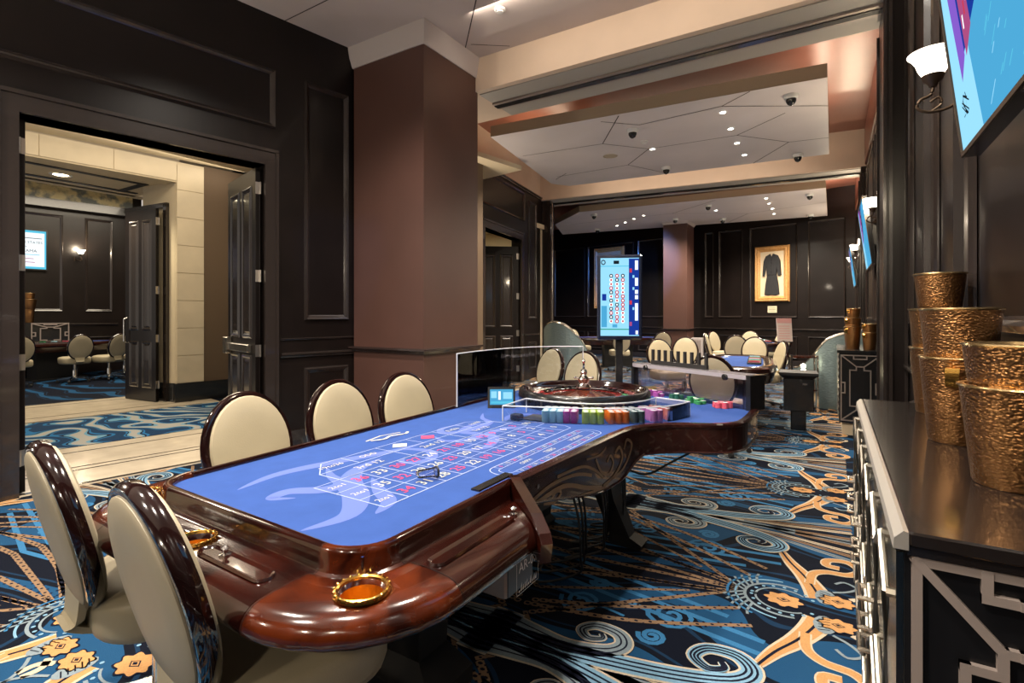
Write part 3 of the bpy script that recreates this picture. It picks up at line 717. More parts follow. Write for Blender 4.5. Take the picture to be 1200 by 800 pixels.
mb = MB(); mb.slab((-15.4, 6.55), (1, .02), (.02, -1), 0, 4.9, 0, 4.6, -.15, 0); wq = struct(mb.build('wall_far_room.001', 'panel'))
mb = MB(); mb.box(-14.6, -13.9, 6.42, 6.54, 3.1, 3.8); struct(mb.build('wall_far_room_bulkhead', 'cream'))

# ================================================================== LAMPS, CAMERAS AND FITTINGS ON THE CEILINGS
def dome(x, y, z, label, group='dome cameras on the ceilings', r=.075):
    t = thing('dome_camera', label, 'camera', (x, y, z), 0, group)
    a = MB(); a.lathe([(0, 0), (r, 0), (r * 1.05, -.012), (r * .95, -.045), (r * .85, -.05), (0, -.05)], n=20); a.build('housing', 'white', t)
    a = MB(); a.lathe([(r * .75, -.05), (r * .72, -.075), (r * .5, -.105), (r * .2, -.12), (0, -.122)], n=20); a.build('dome', 'black', t)
    return t
CL = 'ceiling cloud'
for (x, y), lb in (((-.41, 6.8), 'black dome camera near the right front corner of the nearer ceiling cloud'),
                   ((-2.33, 6.92), 'black dome camera by the front edge of the nearer cloud, above the lone downlight'),
                   ((-.47, 9.35), 'black dome camera near the right rear corner of the nearer ceiling cloud'),
                   ((-2.43, 8.98), 'black dome camera by the rear edge of the nearer ceiling cloud, left part'),
                   ((-5.1, 12.2), 'dome camera at the left front of the farther ceiling cloud'),
                   ((-5.87, 14.3), 'dome camera at the far left rear of the farther ceiling cloud'),
                   ((-2.44, 12.55), 'dome camera at the middle front of the farther ceiling cloud'),
                   ((-3.52, 13.86), 'dome camera above the far brown column'),
                   ((-2.46, 14.51), 'dome camera at the middle rear of the farther ceiling cloud'),
                   ((-.41, 12.53), 'dome camera at the right front corner of the farther ceiling cloud'),
                   ((-.48, 15.1), 'dome camera at the right rear corner of the farther ceiling cloud')):
    dome(x, y, 3.896, lb)
def dlight(x, y, z, label, group, m='lamp', r=.034):
    t = thing('recessed_downlight', label, 'ceiling light', (x, y, z), 0, group)
    a = MB(); a.lathe([(r * 1.5, 0), (r * 1.5, -.006), (r * 1.1, -.010), (r, -.002)], n=18); a.build('trim_ring', 'white', t)
    a = MB(); a.flat([(r * cos(q), r * sin(q)) for q in [PI / 8 * k for k in range(16)]], -.003); a.build('lens', m, t, fix=False)
    return t
row = ['nearest', 'second nearest', 'third nearest', 'farthest']
for k, (x, y) in enumerate(((-1.17, 6.92), (-1.18, 7.58), (-1.2, 8.26), (-1.19, 8.93))):
    dlight(x, y, 3.896, 'lit downlight, %s of the row of four on the nearer cloud' % row[k], 'downlight row in the nearer cloud')
dlight(-2.34, 7.88, 3.896, 'single lit downlight between two dome cameras on the nearer cloud', 'lone downlights in the ceiling clouds')
for k, (x, y) in enumerate(((-1.23, 12.48), (-1.23, 13.08), (-1.22, 13.75), (-1.25, 14.46))):
    dlight(x, y, 3.896, 'lit downlight, %s of the right row of four on the farther cloud' % row[k], 'right downlight row in the farther cloud')
dlight(-2.4, 13.26, 3.896, 'single lit downlight right of the far brown column', 'lone downlights in the ceiling clouds')
for k, (x, y) in enumerate(((-4.08, 12.97), (-4.44, 13.29), (-4.8, 13.66), (-5.18, 14.04))):
    dlight(x, y, 3.896, 'lit downlight, %s of the left row of four on the farther cloud' % row[k], 'left downlight row in the farther cloud')
dlight(-9.72, 3.05, 3.438, 'bright round downlight between dark inlay strips over the corridor opening', 'corridor downlight', 'lampw', .09)
t = thing('ceiling_speaker', 'flush round grey speaker grille left of the downlights on the nearer ceiling cloud', 'speaker', (-3.01, 7.86, 3.896))
a = MB(); a.lathe([(.13, 0), (.13, -.006), (.115, -.010)], n=28); a.build('ring', 'ceil2', t); a = MB(); a.lathe([(.115, -.010), (.11, -.004), (0, -.004)], n=28); a.build('grille', 'fascia', t)
for x, y, z, lb in ((-2.34, 7.47, 3.896, 'tiny white smoke detector beside the lone downlight on the nearer cloud'), (-2.81, 4.33, 4.39, 'small white smoke detector on the grey front ceiling right of the column')):
    t = thing('smoke_detector', lb, 'smoke detector', (x, y, z)); a = MB(); a.lathe([(.055, 0), (.055, -.012), (.045, -.02)], n=20); a.build('base', 'white', t)
    a = MB(); a.lathe([(.035, -.02), (.035, -.034), (.0, -.038)], n=16); a.build('sensor_cap', 'white', t)

# ================================================================== CHAIRS
def make_chair(label, group):
    t = thing('oval_back_chair', label, 'chair', (0, 0, 0), 0, group)
    zc, yc, lean = .718, -.27, .23
    A, B = .208, .255
    def tf(x, yy, z_): # local back frame: x, outward(+front), up
        return (x, yc + yy * cos(lean) - z_ * sin(lean), zc + yy * sin(lean) * 1.0 + z_ * cos(lean))
    N = 36
    def ell(sx, off): return [tf(A * sx * cos(2 * PI * i / N), off, B * (1 - (1 - sx) * A / B) * sin(2 * PI * i / N)) for i in range(N)]
    r = MB(); prof = [(1.0, -.023), (1.05, -.021), (1.08, -.010), (1.085, .0), (1.08, .010), (1.05, .021), (1.0, .023), (.94, .022), (.92, 0), (.94, -.022)]
    r.loft([ell(s_, o_) for s_, o_ in prof], smooth=True, loop=True); r.build('back_rim', 'chairrim', t)
    r = MB(); r.loft([ell(.95, .014), ell(.955, .026), ell(.93, .034), ell(.80, .041), ell(.5, .045), ell(.15, .046)], smooth=True, caps=True); r.build('back_cushion', 'leather', t)
    r = MB(); r.loft([ell(.96, -.012), ell(.96, -.026), ell(.92, -.031), ell(.5, -.035), ell(.15, -.036)], smooth=True, caps=True); r.build('back_panel', 'leatherback', t)
    r = MB()
    path = [tf(0, -.02, -B * .80), tf(0, -.045, -B * 1.1), (0, yc + .0, .42), (0, yc + .10, .375), (0, 0, .37)]
    rings = []
    for i, p_ in enumerate(smooth_path(path, 4)):
        w_ = .085 - .03 * min(1, i / 8); rings.append([(p_[0] - w_, p_[1] - .010, p_[2]), (p_[0] + w_, p_[1] - .010, p_[2]), (p_[0] + w_, p_[1] + .012, p_[2] + .008), (p_[0] - w_, p_[1] + .012, p_[2] + .008)])
    r.loft(rings, caps=True, smooth=False); r.build('back_support', 'leather', t)
    r = MB()
    def sq(s_, z_): return [((abs(cos(q)) ** .62) * math.copysign(1, cos(q)) * .245 * s_, (abs(sin(q)) ** .62) * math.copysign(1, sin(q)) * .245 * s_ + .02, z_) for q in [2 * PI * i / 32 for i in range(32)]]
    r.loft([sq(.90, .372), sq(.97, .385), sq(1.0, .41), sq(1.0, .47), sq(.985, .492), sq(.93, .508), sq(.75, .518), sq(.3, .522)], caps=True, smooth=True); r.build('seat', 'leather', t)
    r = MB(); r.lathe([(.03, .372), (.03, .25), (.042, .25), (.042, .10), (.055, .08), (0, .08)], n=14); r.build('gas_post', 'chrome', t)
    for k in range(5):
        a_ = 2 * PI * k / 5 + .3; c_, s_ = cos(a_), sin(a_)
        r = MB(); r.loft([[(c_ * q - s_ * w_, s_ * q + c_ * w_, z_), (c_ * q + s_ * w_, s_ * q - c_ * w_, z_), (c_ * q + s_ * w_, s_ * q - c_ * w_, z_ + hh), (c_ * q - s_ * w_, s_ * q + c_ * w_, z_ + hh)] for q, w_, z_, hh in ((.03, .024, .07, .045), (.18, .018, .06, .03), (.28, .014, .055, .022))], caps=True)
        lg = r.build('base_leg', 'chrome', t)
        r = MB(); cx, cy = c_ * .275, s_ * .275
        r.loft([[(cx + o_ * -s_ + .025 * cos(q) * c_, cy + o_ * c_ + .025 * cos(q) * s_, .026 + .025 * sin(q)) for q in [2 * PI * i / 10 for i in range(10)]] for o_ in (-.018, .018)], caps=True); r.build('caster', 'blackm', lg)
    return t
proto = None
def chair(x, y, face, label, group, sc=1.0):
    """x,y: point under the disc of the back; face = direction angle the sitter looks"""
    global proto
    if proto is None: proto = make_chair(label, group); o = proto
    else: o = copy_tree(proto)
    o.location = (x + cos(face) * .27, y + sin(face) * .27, 0); o.rotation_euler = (0, 0, face - PI / 2)
    o['label'] = label; o['group'] = group; return o
R = math.radians
chair(-1.975, .630, R(83), 'cream chair at the left corner of the near table end, its oval back seen edge-on', 'chairs at the roulette table')
chair(-1.315, .598, R(84), 'cream chair nearest the camera, its tall dark rim hiding part of the near rail', 'chairs at the roulette table')
chair(-2.39, 1.47, R(0), 'cream oval-back chair on the long side, leftmost of the three facing the camera', 'chairs at the roulette table')
chair(-2.40, 2.03, R(-2), 'cream oval-back chair on the long side, between two others before the dark wall', 'chairs at the roulette table')
chair(-2.36, 2.53, R(-6), 'cream oval-back chair on the long side right in front of the brown column', 'chairs at the roulette table')

# ================================================================== ROULETTE TABLE
TL = (-1.4, 2.2, 0)
tab = thing('roulette_table', 'long blue felt roulette table with glossy mahogany rail and scrolled apron', 'table', TL)
# inner (felt side) path of the padded rail, from the dealer side round the near end to the wheel end
def arc(cx, cy, r, a0, a1, k=8): return [(cx + r * cos(R(a0 + (a1 - a0) * i / k)), cy + r * sin(R(a0 + (a1 - a0) * i / k))) for i in range(k + 1)]
segs = {
    'right': [(-.945, 1.50), (-.945, 1.24), (-.945, .951)],
    'cornerR': [(-.945, .954)] + arc(-1.045, .95, .10, 0, -90) + [(-1.049, .85)],
    'near': [(-1.046, .85), (-1.4, .86), (-1.819, .87)],
    'cornerL': [(-1.816, .87)] + arc(-1.82, .97, .10, -90, -180) + [(-1.92, .974)],
    'left': [(-1.92, .97), (-1.96, 2.0), (-1.99, 3.2)],
}
prof = [(0, .772), (0, .790), (.004, .797), (.012, .800), (.022, .799), (.028, .793), (.030, .785), (.033, .752), (.037, .743), (.046, .739), (.054, .741), (.060, .746), (.068, .748),
        (.11, .748), (.15, .746), (.185, .742), (.200, .737), (.214, .727), (.224, .713), (.228, .699), (.225, .686), (.216, .676), (.20, .670), (.185, .668), (.05, .655), (0, .66)]
def railpart(path, name, m, cut0=0, parent=tab, sw=1.0):
    mb = MB(); n = normals2(path); rings = []
    for i, (p, q) in enumerate(zip(path, n)):
        rings.append([(p[0] + (-q[0]) * -o * sw if False else p[0] + q[0] * o * sw * SG, p[1] + q[1] * o * sw * SG - (cut0 * o if i == 0 else 0), z) for o, z in prof])
    mb.loft(rings, caps=True, smooth=True)
    o = mb.build(name, m, parent, world=True)
    return o
# travelling right(+Y -> -Y): left normal points +X (outwards)
SG = 1
railpart(segs['right'], 'arm_rail', 'rail', cut0=.9)
RC = railpart(segs['cornerR'], 'rail_corner', 'burl')
RN = railpart(segs['near'], 'arm_rail', 'rail')
RL = railpart(segs['cornerL'], 'rail_corner', 'burl')
railpart(segs['left'], 'arm_rail', 'rail', sw=.62)
# dark joint lines between rail sections
def seamring(p, q):
    mb = MB(); pr = [(o + .0, z_) for o, z_ in prof]
    t = (-q[1], q[0])
    rings = []
    for s_ in (-.0009, .0009): rings.append([(p[0] + q[0] * o * 1.002 + t[0] * s_, p[1] + q[1] * o * 1.002 + t[1] * s_, z_ + .0006) for o, z_ in pr[:24]])
    mb.loft(rings, closed=False); mb.build('rail_joint', 'black', tab, world=True)
seamring((-.945, .955), (1, 0)); seamring((-1.045, .85), (0, -1)); seamring((-1.819, .87), (0, -1)); seamring((-1.92, .972), (-1, 0))
# routed chip grooves on the armrest
def groove(x0, y0, x1, y1, w_):
    dx, dy = x1 - x0, y1 - y0; l = math.hypot(dx, dy); dx /= l; dy /= l; nx, ny = -dy, dx; pts = []
    for k in range(9): a = PI / 2 + PI * k / 8; pts.append((x0 + w_ * (cos(a) * dx + sin(a) * nx), y0 + w_ * (cos(a) * dy + sin(a) * ny)))
    for k in range(9): a = -PI / 2 + PI * k / 8; pts.append((x1 + w_ * (cos(a) * dx + sin(a) * nx), y1 + w_ * (cos(a) * dy + sin(a) * ny)))
    mb = MB(); c_ = ((x0 + x1) / 2, (y0 + y1) / 2)
    def rg(s_, z_): return [((p[0] - x0 - (dx * max(0, min(l, (p[0] - x0) * dx + (p[1] - y0) * dy)))) * s_ + x0 + dx * max(0, min(l, (p[0] - x0) * dx + (p[1] - y0) * dy)),
                             (p[1] - y0 - (dy * max(0, min(l, (p[0] - x0) * dx + (p[1] - y0) * dy)))) * s_ + y0 + dy * max(0, min(l, (p[0] - x0) * dx + (p[1] - y0) * dy)), z_) for p in pts]
    mb.loft([rg(1.15, .7480), rg(1.0, .7535), rg(.85, .7525), rg(.6, .7490)], smooth=True); mb.add(rg(.6, .7490), [tuple(range(18))])
    mb.build('chip_groove', 'rail', tab, world=True)
groove(-.825, .99, -.825, 1.30, .024)
groove(-1.36, .728, -1.12, .722, .024); groove(-1.80, .74, -1.55, .735, .024)
# cup holders set into the rail
def cup(x, y, r, label, part=True):
    t = thing('cup_holder', label, 'cup holder', (x, y, .747), 0, 'gold cup holders in the table rail')
    a = MB(); a.lathe([(r * .86, -.004), (r * .90, .006), (r * .97, .009), (r * 1.05, .008), (r * 1.10, .003), (r * 1.10, .0), (r, .0)], n=40); a.build('scalloped_rim', 'gold', t)
    a = MB(); a.lathe([(r * .86, -.004), (r * .84, -.02), (r * .80, -.058), (0, -.06)], n=40); a.build('cup', 'golddeep', t)
    a = MB(); k = 20
    for i in range(k):
        q = 2 * PI * i / k; a.lathe([(0, .0105), (.003, .0098), (.0042, .007), (.003, .004)], (1.04 * r * cos(q), 1.05 * r * sin(q), 0), 6)
    a.build('rim_beads', 'gold', t); return t
cup(-.880, .800, .057, 'gold cup holder in the burled corner rail nearest the camera')
cup(-1.46, .745, .049, 'gold cup holder midway along the near rail, behind the nearest chair')
cup(-1.99, .845, .050, 'gold cup holder in the left corner of the near rail, half hidden by chairs')
# real wells for the cups
def well(rail_o, x, y, r):
    c = MB(); c.lathe([(0, -.07), (r, -.07), (r, .05), (0, .05)], n=40); m_ = rootmat(tab).inverted() @ Vector((x, y, .740))
    co_ = c.build('cutter', 'black'); co_.location = m_; bpy.context.view_layer.update()
    md = rail_o.modifiers.new('b', 'BOOLEAN'); md.object = co_; md.operation = 'DIFFERENCE'; md.solver = 'EXACT'
    loc, par = rail_o.location.copy(), rail_o.parent; rail_o.parent = None; bpy.context.view_layer.update()
    me = bpy.data.meshes.new_from_object(rail_o.evaluated_get(bpy.context.evaluated_depsgraph_get()))
    if len(me.polygons) > 20: rail_o.data = me
    rail_o.modifiers.clear(); rail_o.parent = par; bpy.data.objects.remove(co_)
well(RC, -.880, .800, .0485); well(RN, -1.46, .745, .0415); well(RL, -1.99, .845, .042)
# small chrome hooks on the rail
a = MB()
for x, y in ((-.825, 1.345), (-1.30, .735)):
    a.lathe([(.014, .745), (.014, .753), (.006, .755), (.006, .763), (.011, .769), (.0, .774)], (x, y, 0), 12)
a.build('rail_stud', 'chrome', tab, world=True)
# table bed
bed = [(-.945, .86), (-.945, 1.5), (-.905, 2.1), (-.885, 2.42), (-.85, 2.60), (-.77, 2.71), (-.66, 2.79), (-.52, 2.86), (-.44, 2.94), (-.405, 3.08), (-.40, 3.45), (-.44, 3.60),
       (-1.30, 4.06), (-1.70, 4.08), (-2.0, 3.85), (-2.08, 3.2), (-1.96, 2.0), (-1.92, .9), (-1.85, .86)]
mb = MB(); mb.prism(bed, .66, .772); mb.build('table_bed', 'apron', tab, world=True)
mb = MB(); mb.flat(bed, .7805); mb.build('felt_surface', 'felt', tab, world=True, fix=False)
# apron along the dealer side with a drop, and a thin rolled lip on top of it
apx = [(-.935, 1.50), (-.905, 2.05), (-.885, 2.42), (-.85, 2.60), (-.77, 2.71), (-.66, 2.79), (-.52, 2.86), (-.44, 2.94), (-.405, 3.08), (-.40, 3.45), (-.43, 3.58)]
apx = smooth_path(apx, 4); n_ = normals2(apx)
def lower(i):
    t = i / (len(apx) - 1); y = apx[i][1]
    if y < 1.7: return .70 - (y - 1.5) * .2
    if y < 2.45: return .66 - .11 * min(1, (y - 1.7) / .5)
    if y < 2.62: return .55 + .08 * (y - 2.45) / .17
    return .635
mb = MB(); rings = []
for i, (p, q) in enumerate(zip(apx, n_)):
    zl = lower(i); o = lambda k: (p[0] - q[0] * k, p[1] - q[1] * k)
    rings.append([(*o(-.02), .79), (*o(.012), .793), (*o(.020), .785), (*o(.020), .772), (*o(.012), .766), (*o(.012), zl + .012), (*o(.020), zl + .006), (*o(.016), zl), (*o(-.03), zl)])
mb.loft(rings, caps=True, smooth=False); mb.build('apron', 'apron', tab, world=True)
# bronze scrolls inlaid on the apron: points (y, z) along the dealer side
apl = [(p, q) for p, q in zip(apx, n_)]
def onap(y, zz, off):
    for i in range(len(apx) - 1):
        if apx[i][1] <= y <= apx[i + 1][1]:
            t = (y - apx[i][1]) / (apx[i + 1][1] - apx[i][1]); x = apx[i][0] + (apx[i + 1][0] - apx[i][0]) * t
            return (x - n_[i][0] * off, y, zz)
    return (apx[-1][0] + off, y, zz)
mb = MB()
for pts, w_ in (([(1.58, .68), (1.75, .71), (1.95, .70), (2.1, .66)], .014), ([(1.62, .67), (1.85, .68), (2.05, .62), (2.2, .58)], .018), ([(1.80, .73), (2.0, .72), (2.12, .68), (2.22, .62)], .012),
                ([(2.14, .72), (2.2, .65), (2.28, .62), (2.33, .66), (2.30, .70), (2.26, .68)], .014), ([(2.22, .58), (2.35, .60), (2.43, .66), (2.40, .72), (2.35, .70)], .016),
                ([(2.30, .59), (2.42, .60), (2.50, .65), (2.53, .71), (2.48, .74), (2.45, .70)], .014), ([(2.05, .74), (2.18, .73), (2.25, .75)], .01),
                ([(1.70, .655), (1.78, .64), (1.83, .66), (1.80, .675), (1.76, .665)], .012), ([(2.0, .60), (2.12, .585), (2.25, .57)], .012)):
    ribbon(mb, smooth_path(pts, 6), w_, 0, f=lambda a_, b_, z_: onap(a_, b_, .0145))
mb.build('apron_scroll', 'scroll', tab, world=True, fix=False)
mb = MB()
for y, zz in ((1.66, .73), (2.66, .66), (2.88, .66)): p_ = onap(y, zz, .012); mb.add([(p_[0] + .006 * cos(q) * 0 + .004, p_[1] + .008 * cos(q), zz + .008 * sin(q)) for q in [PI / 4 * k for k in range(8)]], [tuple(range(8))])
mb.build('apron_screw', 'chrome', tab, world=True, fix=False)
# end block where the arm rail stops on the dealer side
mb = MB(); e0, e1 = Vector((-.945, 1.505, 0)), Vector((-.700, 1.285, 0)); ed = e1 - e0; en = Vector((-ed.y, ed.x, 0)).normalized() * .035
pr_ = [(0, .65), (0, .806), (.10, .808), (.30, .795), (.75, .765), (.98, .735), (1.03, .71), (.98, .65)]
mb.loft([[tuple(e0 + ed * q + Vector((0, 0, z_))) for q, z_ in pr_], [tuple(e0 + ed * q + en + Vector((0, 0, z_))) for q, z_ in pr_]], caps=True)
mb.build('rail_end_block', 'rail', tab, world=True)
mb = MB(); mb.box(-.972, -.940, 1.33, 1.53, .800, .806)
o_ = mb.build('end_plate', 'black', tab, world=True)
# legs and underframe
def pleg(pts, w0):
    mb = MB(); rings = []
    for x, y, z, hw, hd in pts: rings.append([(x - hw, y - hd, z), (x + hw, y - hd, z), (x + hw, y + hd, z), (x - hw, y + hd, z)])
    mb.loft(rings, caps=True); return mb
pleg([(-1.03, 2.98, 0, .09, .05), (-1.03, 2.98, .03, .10, .06), (-1.06, 2.96, .07, .06, .05), (-1.12, 2.90, .30, .055, .07), (-1.15, 2.86, .55, .07, .12), (-1.15, 2.86, .66, .10, .16)], 0).build('leg', 'blackm', tab, world=True)
pleg([(-1.65, 2.98, 0, .10, .06), (-1.65, 2.98, .03, .11, .06), (-1.62, 2.96, .07, .06, .05), (-1.58, 2.90, .66, .08, .12)], 0).build('leg', 'blackm', tab, world=True)
pleg([(-1.30, 1.45, 0, .16, .12), (-1.30, 1.45, .06, .16, .12), (-1.35, 1.5, .10, .08, .08), (-1.35, 1.5, .66, .10, .10)], 0).build('leg', 'blackm', tab, world=True)
mb = MB(); mb.box(-1.75, -1.0, 1.30, 2.9, .56, .655); mb.build('underframe', 'blackm', tab, world=True)
for k in range(9):
    mb = MB(); x = -1.06 - .03 * (k % 3); y = 2.2 + .1 * k; mb.tube(smooth_path([(x, y, .62), (x + .04, y + .05, .40), (x + .02, y + .12, .18), (x - .05, y + .25, .03), (x - .2, y + .1, .012), (x - .3 + .05 * k, y + .2, .012)], 5), .006, 6); mb.build('cable', 'blackm', tab, world=True)
mb = MB(); mb.tube(smooth_path([(-.95, 2.55, .60), (-.86, 2.75, .50), (-.75, 2.9, .55), (-.62, 2.95, .63)], 5), .006, 6); mb.build('cable', 'blackm', tab, world=True)
# AR-07 sign box
t = thing('table_number_sign', 'grey box with white table number hung under the rail end', 'sign', (-.9, 1.3, .555), 0)
mb = MB(); mb.bbox(-1.02, -.775, 1.225, 1.375, .555, .672, .006); mb.build('box', 'silverp', t, world=True)
mb = MB(); mb.box(-.776, -.771, 1.232, 1.368, .562, .665); mb.build('sign_face', mat('sign_slate_blue', (.035, .055, .07), .35), t, world=True)
mb = MB()
text_into(mb, 'AR-07', (-.7480, 1.302, .640), .040, (0, 1, 0), (0, 0, 1))
for yy in (1.238, 1.361): mb.quad((-.7480, yy, .568), (-.7480, yy + .0015, .568), (-.7480, yy + .0015, .660), (-.7480, yy, .660))
for zz in (.568, .6585): mb.quad((-.7480, 1.238, zz), (-.7480, 1.3625, zz), (-.7480, 1.3625, zz + .0015), (-.7480, 1.238, zz + .0015))
for k in range(10): y0 = 1.25 + .0105 * k; mb.quad((-.7480, y0, .575), (-.7480, y0 + .006, .575), (-.7480, y0 + .006, .575 + .018 * abs(sin(k * 1.3)) + .006), (-.7480, y0, .58))
mb.build('lettering', 'white', t, world=True, fix=False)

# ---- felt print
ZF = .7812
fp = MB(); PA, LI, NU, RD, DK, FB = range(6)
FM = ['feltpale', 'feltline', 'feltnum', 'feltred', 'feltdark', 'felt']
def fr_(path, w_, z_=ZF, mi=PA, f=None): ribbon(fp, path, w_, z_, mi)
# pale tribal flourishes
tz = [0]
def tribal(pts, w_, z_=ZF):
    tz[0] += .00006; z_ = ZF - .0005 + tz[0]; fr_(smooth_path(pts, 7), lambda t: .004 + w_ * math.sin(PI * min(1, t * 1.02)) ** .9, z_, PA)
tribal([(-1.66, .98), (-1.70, 1.15), (-1.66, 1.35), (-1.58, 1.6), (-1.56, 1.8)], .055)
tribal([(-1.43, 1.03), (-1.49, .99), (-1.50, 1.06), (-1.42, 1.13), (-1.42, 1.2), (-1.52, 1.24), (-1.62, 1.3)], .06)
tribal([(-1.20, .88), (-1.18, 1.02), (-1.28, 1.14), (-1.40, 1.22), (-1.50, 1.34), (-1.54, 1.5)], .085)
tribal([(-1.12, 1.07), (-1.16, 1.16), (-1.26, 1.22), (-1.38, 1.30)], .05)
tribal([(-1.62, 1.5), (-1.56, 1.65), (-1.44, 1.68), (-1.36, 1.58), (-1.42, 1.50), (-1.47, 1.56)], .04)
tribal([(-1.60, 1.9), (-1.50, 1.86), (-1.42, 1.95), (-1.46, 2.05), (-1.55, 2.05), (-1.6, 2.2), (-1.52, 2.35)], .05)
tribal([(-1.66, 2.2), (-1.68, 2.05), (-1.60, 1.98), (-1.54, 2.12), (-1.56, 2.3), (-1.66, 2.38), (-1.74, 2.5)], .045)
tribal([(-1.36, 1.75), (-1.28, 1.85), (-1.33, 2.0), (-1.42, 2.1), (-1.40, 2.25), (-1.30, 2.32)], .05)
tribal([(-1.50, 2.36), (-1.56, 2.52), (-1.48, 2.62), (-1.36, 2.58)], .045)
# layout grid: three columns of twelve numbers, dozens and even chances outside
X0, DX, Y0, DY = -1.135, .108, 1.225, .0925
ZL = ZF + .0006
def ln(a, b, w_=.004): ribbon(fp, [a, b], w_, ZL, LI)
for k in range(4): ln((X0 - DX * k, Y0 - .105), (X0 - DX * k, Y0 + 12 * DY), .004 if k in (0,) else .003)
ln((X0 - DX * 3, Y0), (X0 - DX * 3, Y0 + 12 * DY), .007)
for k in range(13): ln((X0, Y0 + DY * k), (X0 - DX * 3, Y0 + DY * k))
ln((X0, Y0 - .105), (X0 - DX * 3, Y0 - .105))
XB, XC = X0 - DX * 3 - .105, X0 - DX * 3 - .215
ln((XB, Y0), (XB, Y0 + 12 * DY)); ln((XC, Y0 + DY), (XC, Y0 + 11 * DY))
for k in (0, 4, 8, 12): ln((X0 - DX * 3, Y0 + DY * k), (XB, Y0 + DY * k), .005)
for k in (2, 4, 6, 8, 10): ln((XB, Y0 + DY * k), (XC, Y0 + DY * k))
ln((XB, Y0), (XC, Y0 + DY)); ln((XB, Y0 + 12 * DY), (XC, Y0 + 11 * DY))
ln((X0 - DX * 1.5, Y0 + 12 * DY), (X0 - DX * 1.5, Y0 + 13.0 * DY)); 
for xa, ya, xb, yb in ((0, 12, 0, 12.8), (0, 12.8, .4, 13.1), (.4, 13.1, 2.6, 13.1), (2.6, 13.1, 3, 12.8), (3, 12.8, 3, 12)): ln((X0 - DX * xa, Y0 + DY * ya), (X0 - DX * xb, Y0 + DY * yb))
reds = {1, 3, 5, 7, 9, 12, 14, 16, 18, 19, 21, 23, 25, 27, 30, 32, 34, 36}
# lettering runs along the table: text x = -X? it faces the players on the long side
TX, TY = (-.9, .0, 0), (0, -.0, 0)
AX, AY = (0, 1, 0), (-1, 0, 0)
for rw in range(12):
    for c_ in range(3):
        num = 36 - 3 * rw - (2 - c_) if False else (3 * (11 - rw) + c_ + 1)
        cx = X0 - DX * (c_ + .5); cy = Y0 + DY * (rw + .5); isr = num in reds
        text_into(fp, str(num), (cx, cy, ZL + .0004), .062, AX, AY, RD if isr else NU)
for c_ in range(3): text_into(fp, '2to1', (X0 - DX * (c_ + .5), Y0 - .052, ZL + .0004), .036, AX, AY, NU)
for k, s_ in enumerate(('3rd 12', '2nd 12', '1st 12')): text_into(fp, s_, (X0 - DX * 3 - .052, Y0 + DY * (4 * k + 2), ZL + .0004), .05, AX, AY, NU)
for k, s_ in ((1, '19to36'), (3, 'ODD'), (9, 'EVEN'), (11, '1to18')): text_into(fp, s_, (XB - .052, Y0 + DY * k, ZL + .0004), .038, AX, AY, NU)
for k, m2 in ((5, NU), (7, RD)): fp.flat([(XB - .055 + .04 * cos(q) * (1 if q % PI else 1), Y0 + DY * k + .045 * sin(q)) for q in (0, PI / 2, PI, 1.5 * PI)], ZL + .0003, m2)
text_into(fp, '0', (X0 - DX * .75, Y0 + DY * 12.5, ZL + .0004), .055, AX, AY, NU); text_into(fp, '00', (X0 - DX * 2.25, Y0 + DY * 12.5, ZL + .0004), .055, AX, AY, NU)
# house emblem at the players' side: arched line lettering-like swash
fr_(smooth_path([(-1.79, 1.68), (-1.765, 1.74), (-1.785, 1.80), (-1.76, 1.87), (-1.78, 1.91)], 5), .014, ZL, NU); fr_([(-1.80, 1.66), (-1.825, 1.77), (-1.80, 1.88)], .008, ZL, NU); fr_([(-1.755, 1.68), (-1.75, 1.78), (-1.76, 1.88)], .005, ZL, DK)
# racetrack
def race(off, w_, mi=LI):
    x0, x1, y0, y1 = -1.085 - off, -.955 + off, 1.62 - 0, 2.36 + 0
    r = (x1 - x0) / 2; cx = (x0 + x1) / 2
    P = [(cx + r * cos(q), y1 + (r * .9) * sin(q)) for q in [PI * k / 12 for k in range(13)]] + [(cx - r * cos(q), y0 - r * .9 * sin(q)) for q in [PI * k / 12 for k in range(13)]]
    P.append(P[0]); ribbon(fp, P, w_, ZL, mi)
race(0, .004); race(-.034, .003)
for k in range(15):
    y = 1.64 + .05 * k
    if y > 2.36: break
    ln((-1.085, y - .012), (-1.051, y - .012), .002); ln((-.989, y - .012), (-.955, y - .012), .002)
    text_into(fp, str((k * 7 + 5) % 36 + 1), (-1.068, y + .012, ZL + .0004), .026, AX, AY, NU if k % 2 else RD)
    text_into(fp, str((k * 11 + 8) % 36 + 1), (-.972, y + .012, ZL + .0004), .026, AX, AY, RD if k % 2 else NU)
text_into(fp, 'ORPH', (-1.02, 1.76, ZL + .0004), .030, AX, AY, NU); text_into(fp, 'TIERS', (-1.02, 1.96, ZL + .0004), .034, AX, AY, NU); text_into(fp, 'VOISINS', (-1.02, 2.22, ZL + .0004), .034, AX, AY, NU)
fr_([(-1.52, 2.36), (-1.38, 2.42), (-1.2, 2.45)], .01, ZL, PA)
fp.build('felt_print', FM, tab, world=True, fix=False)

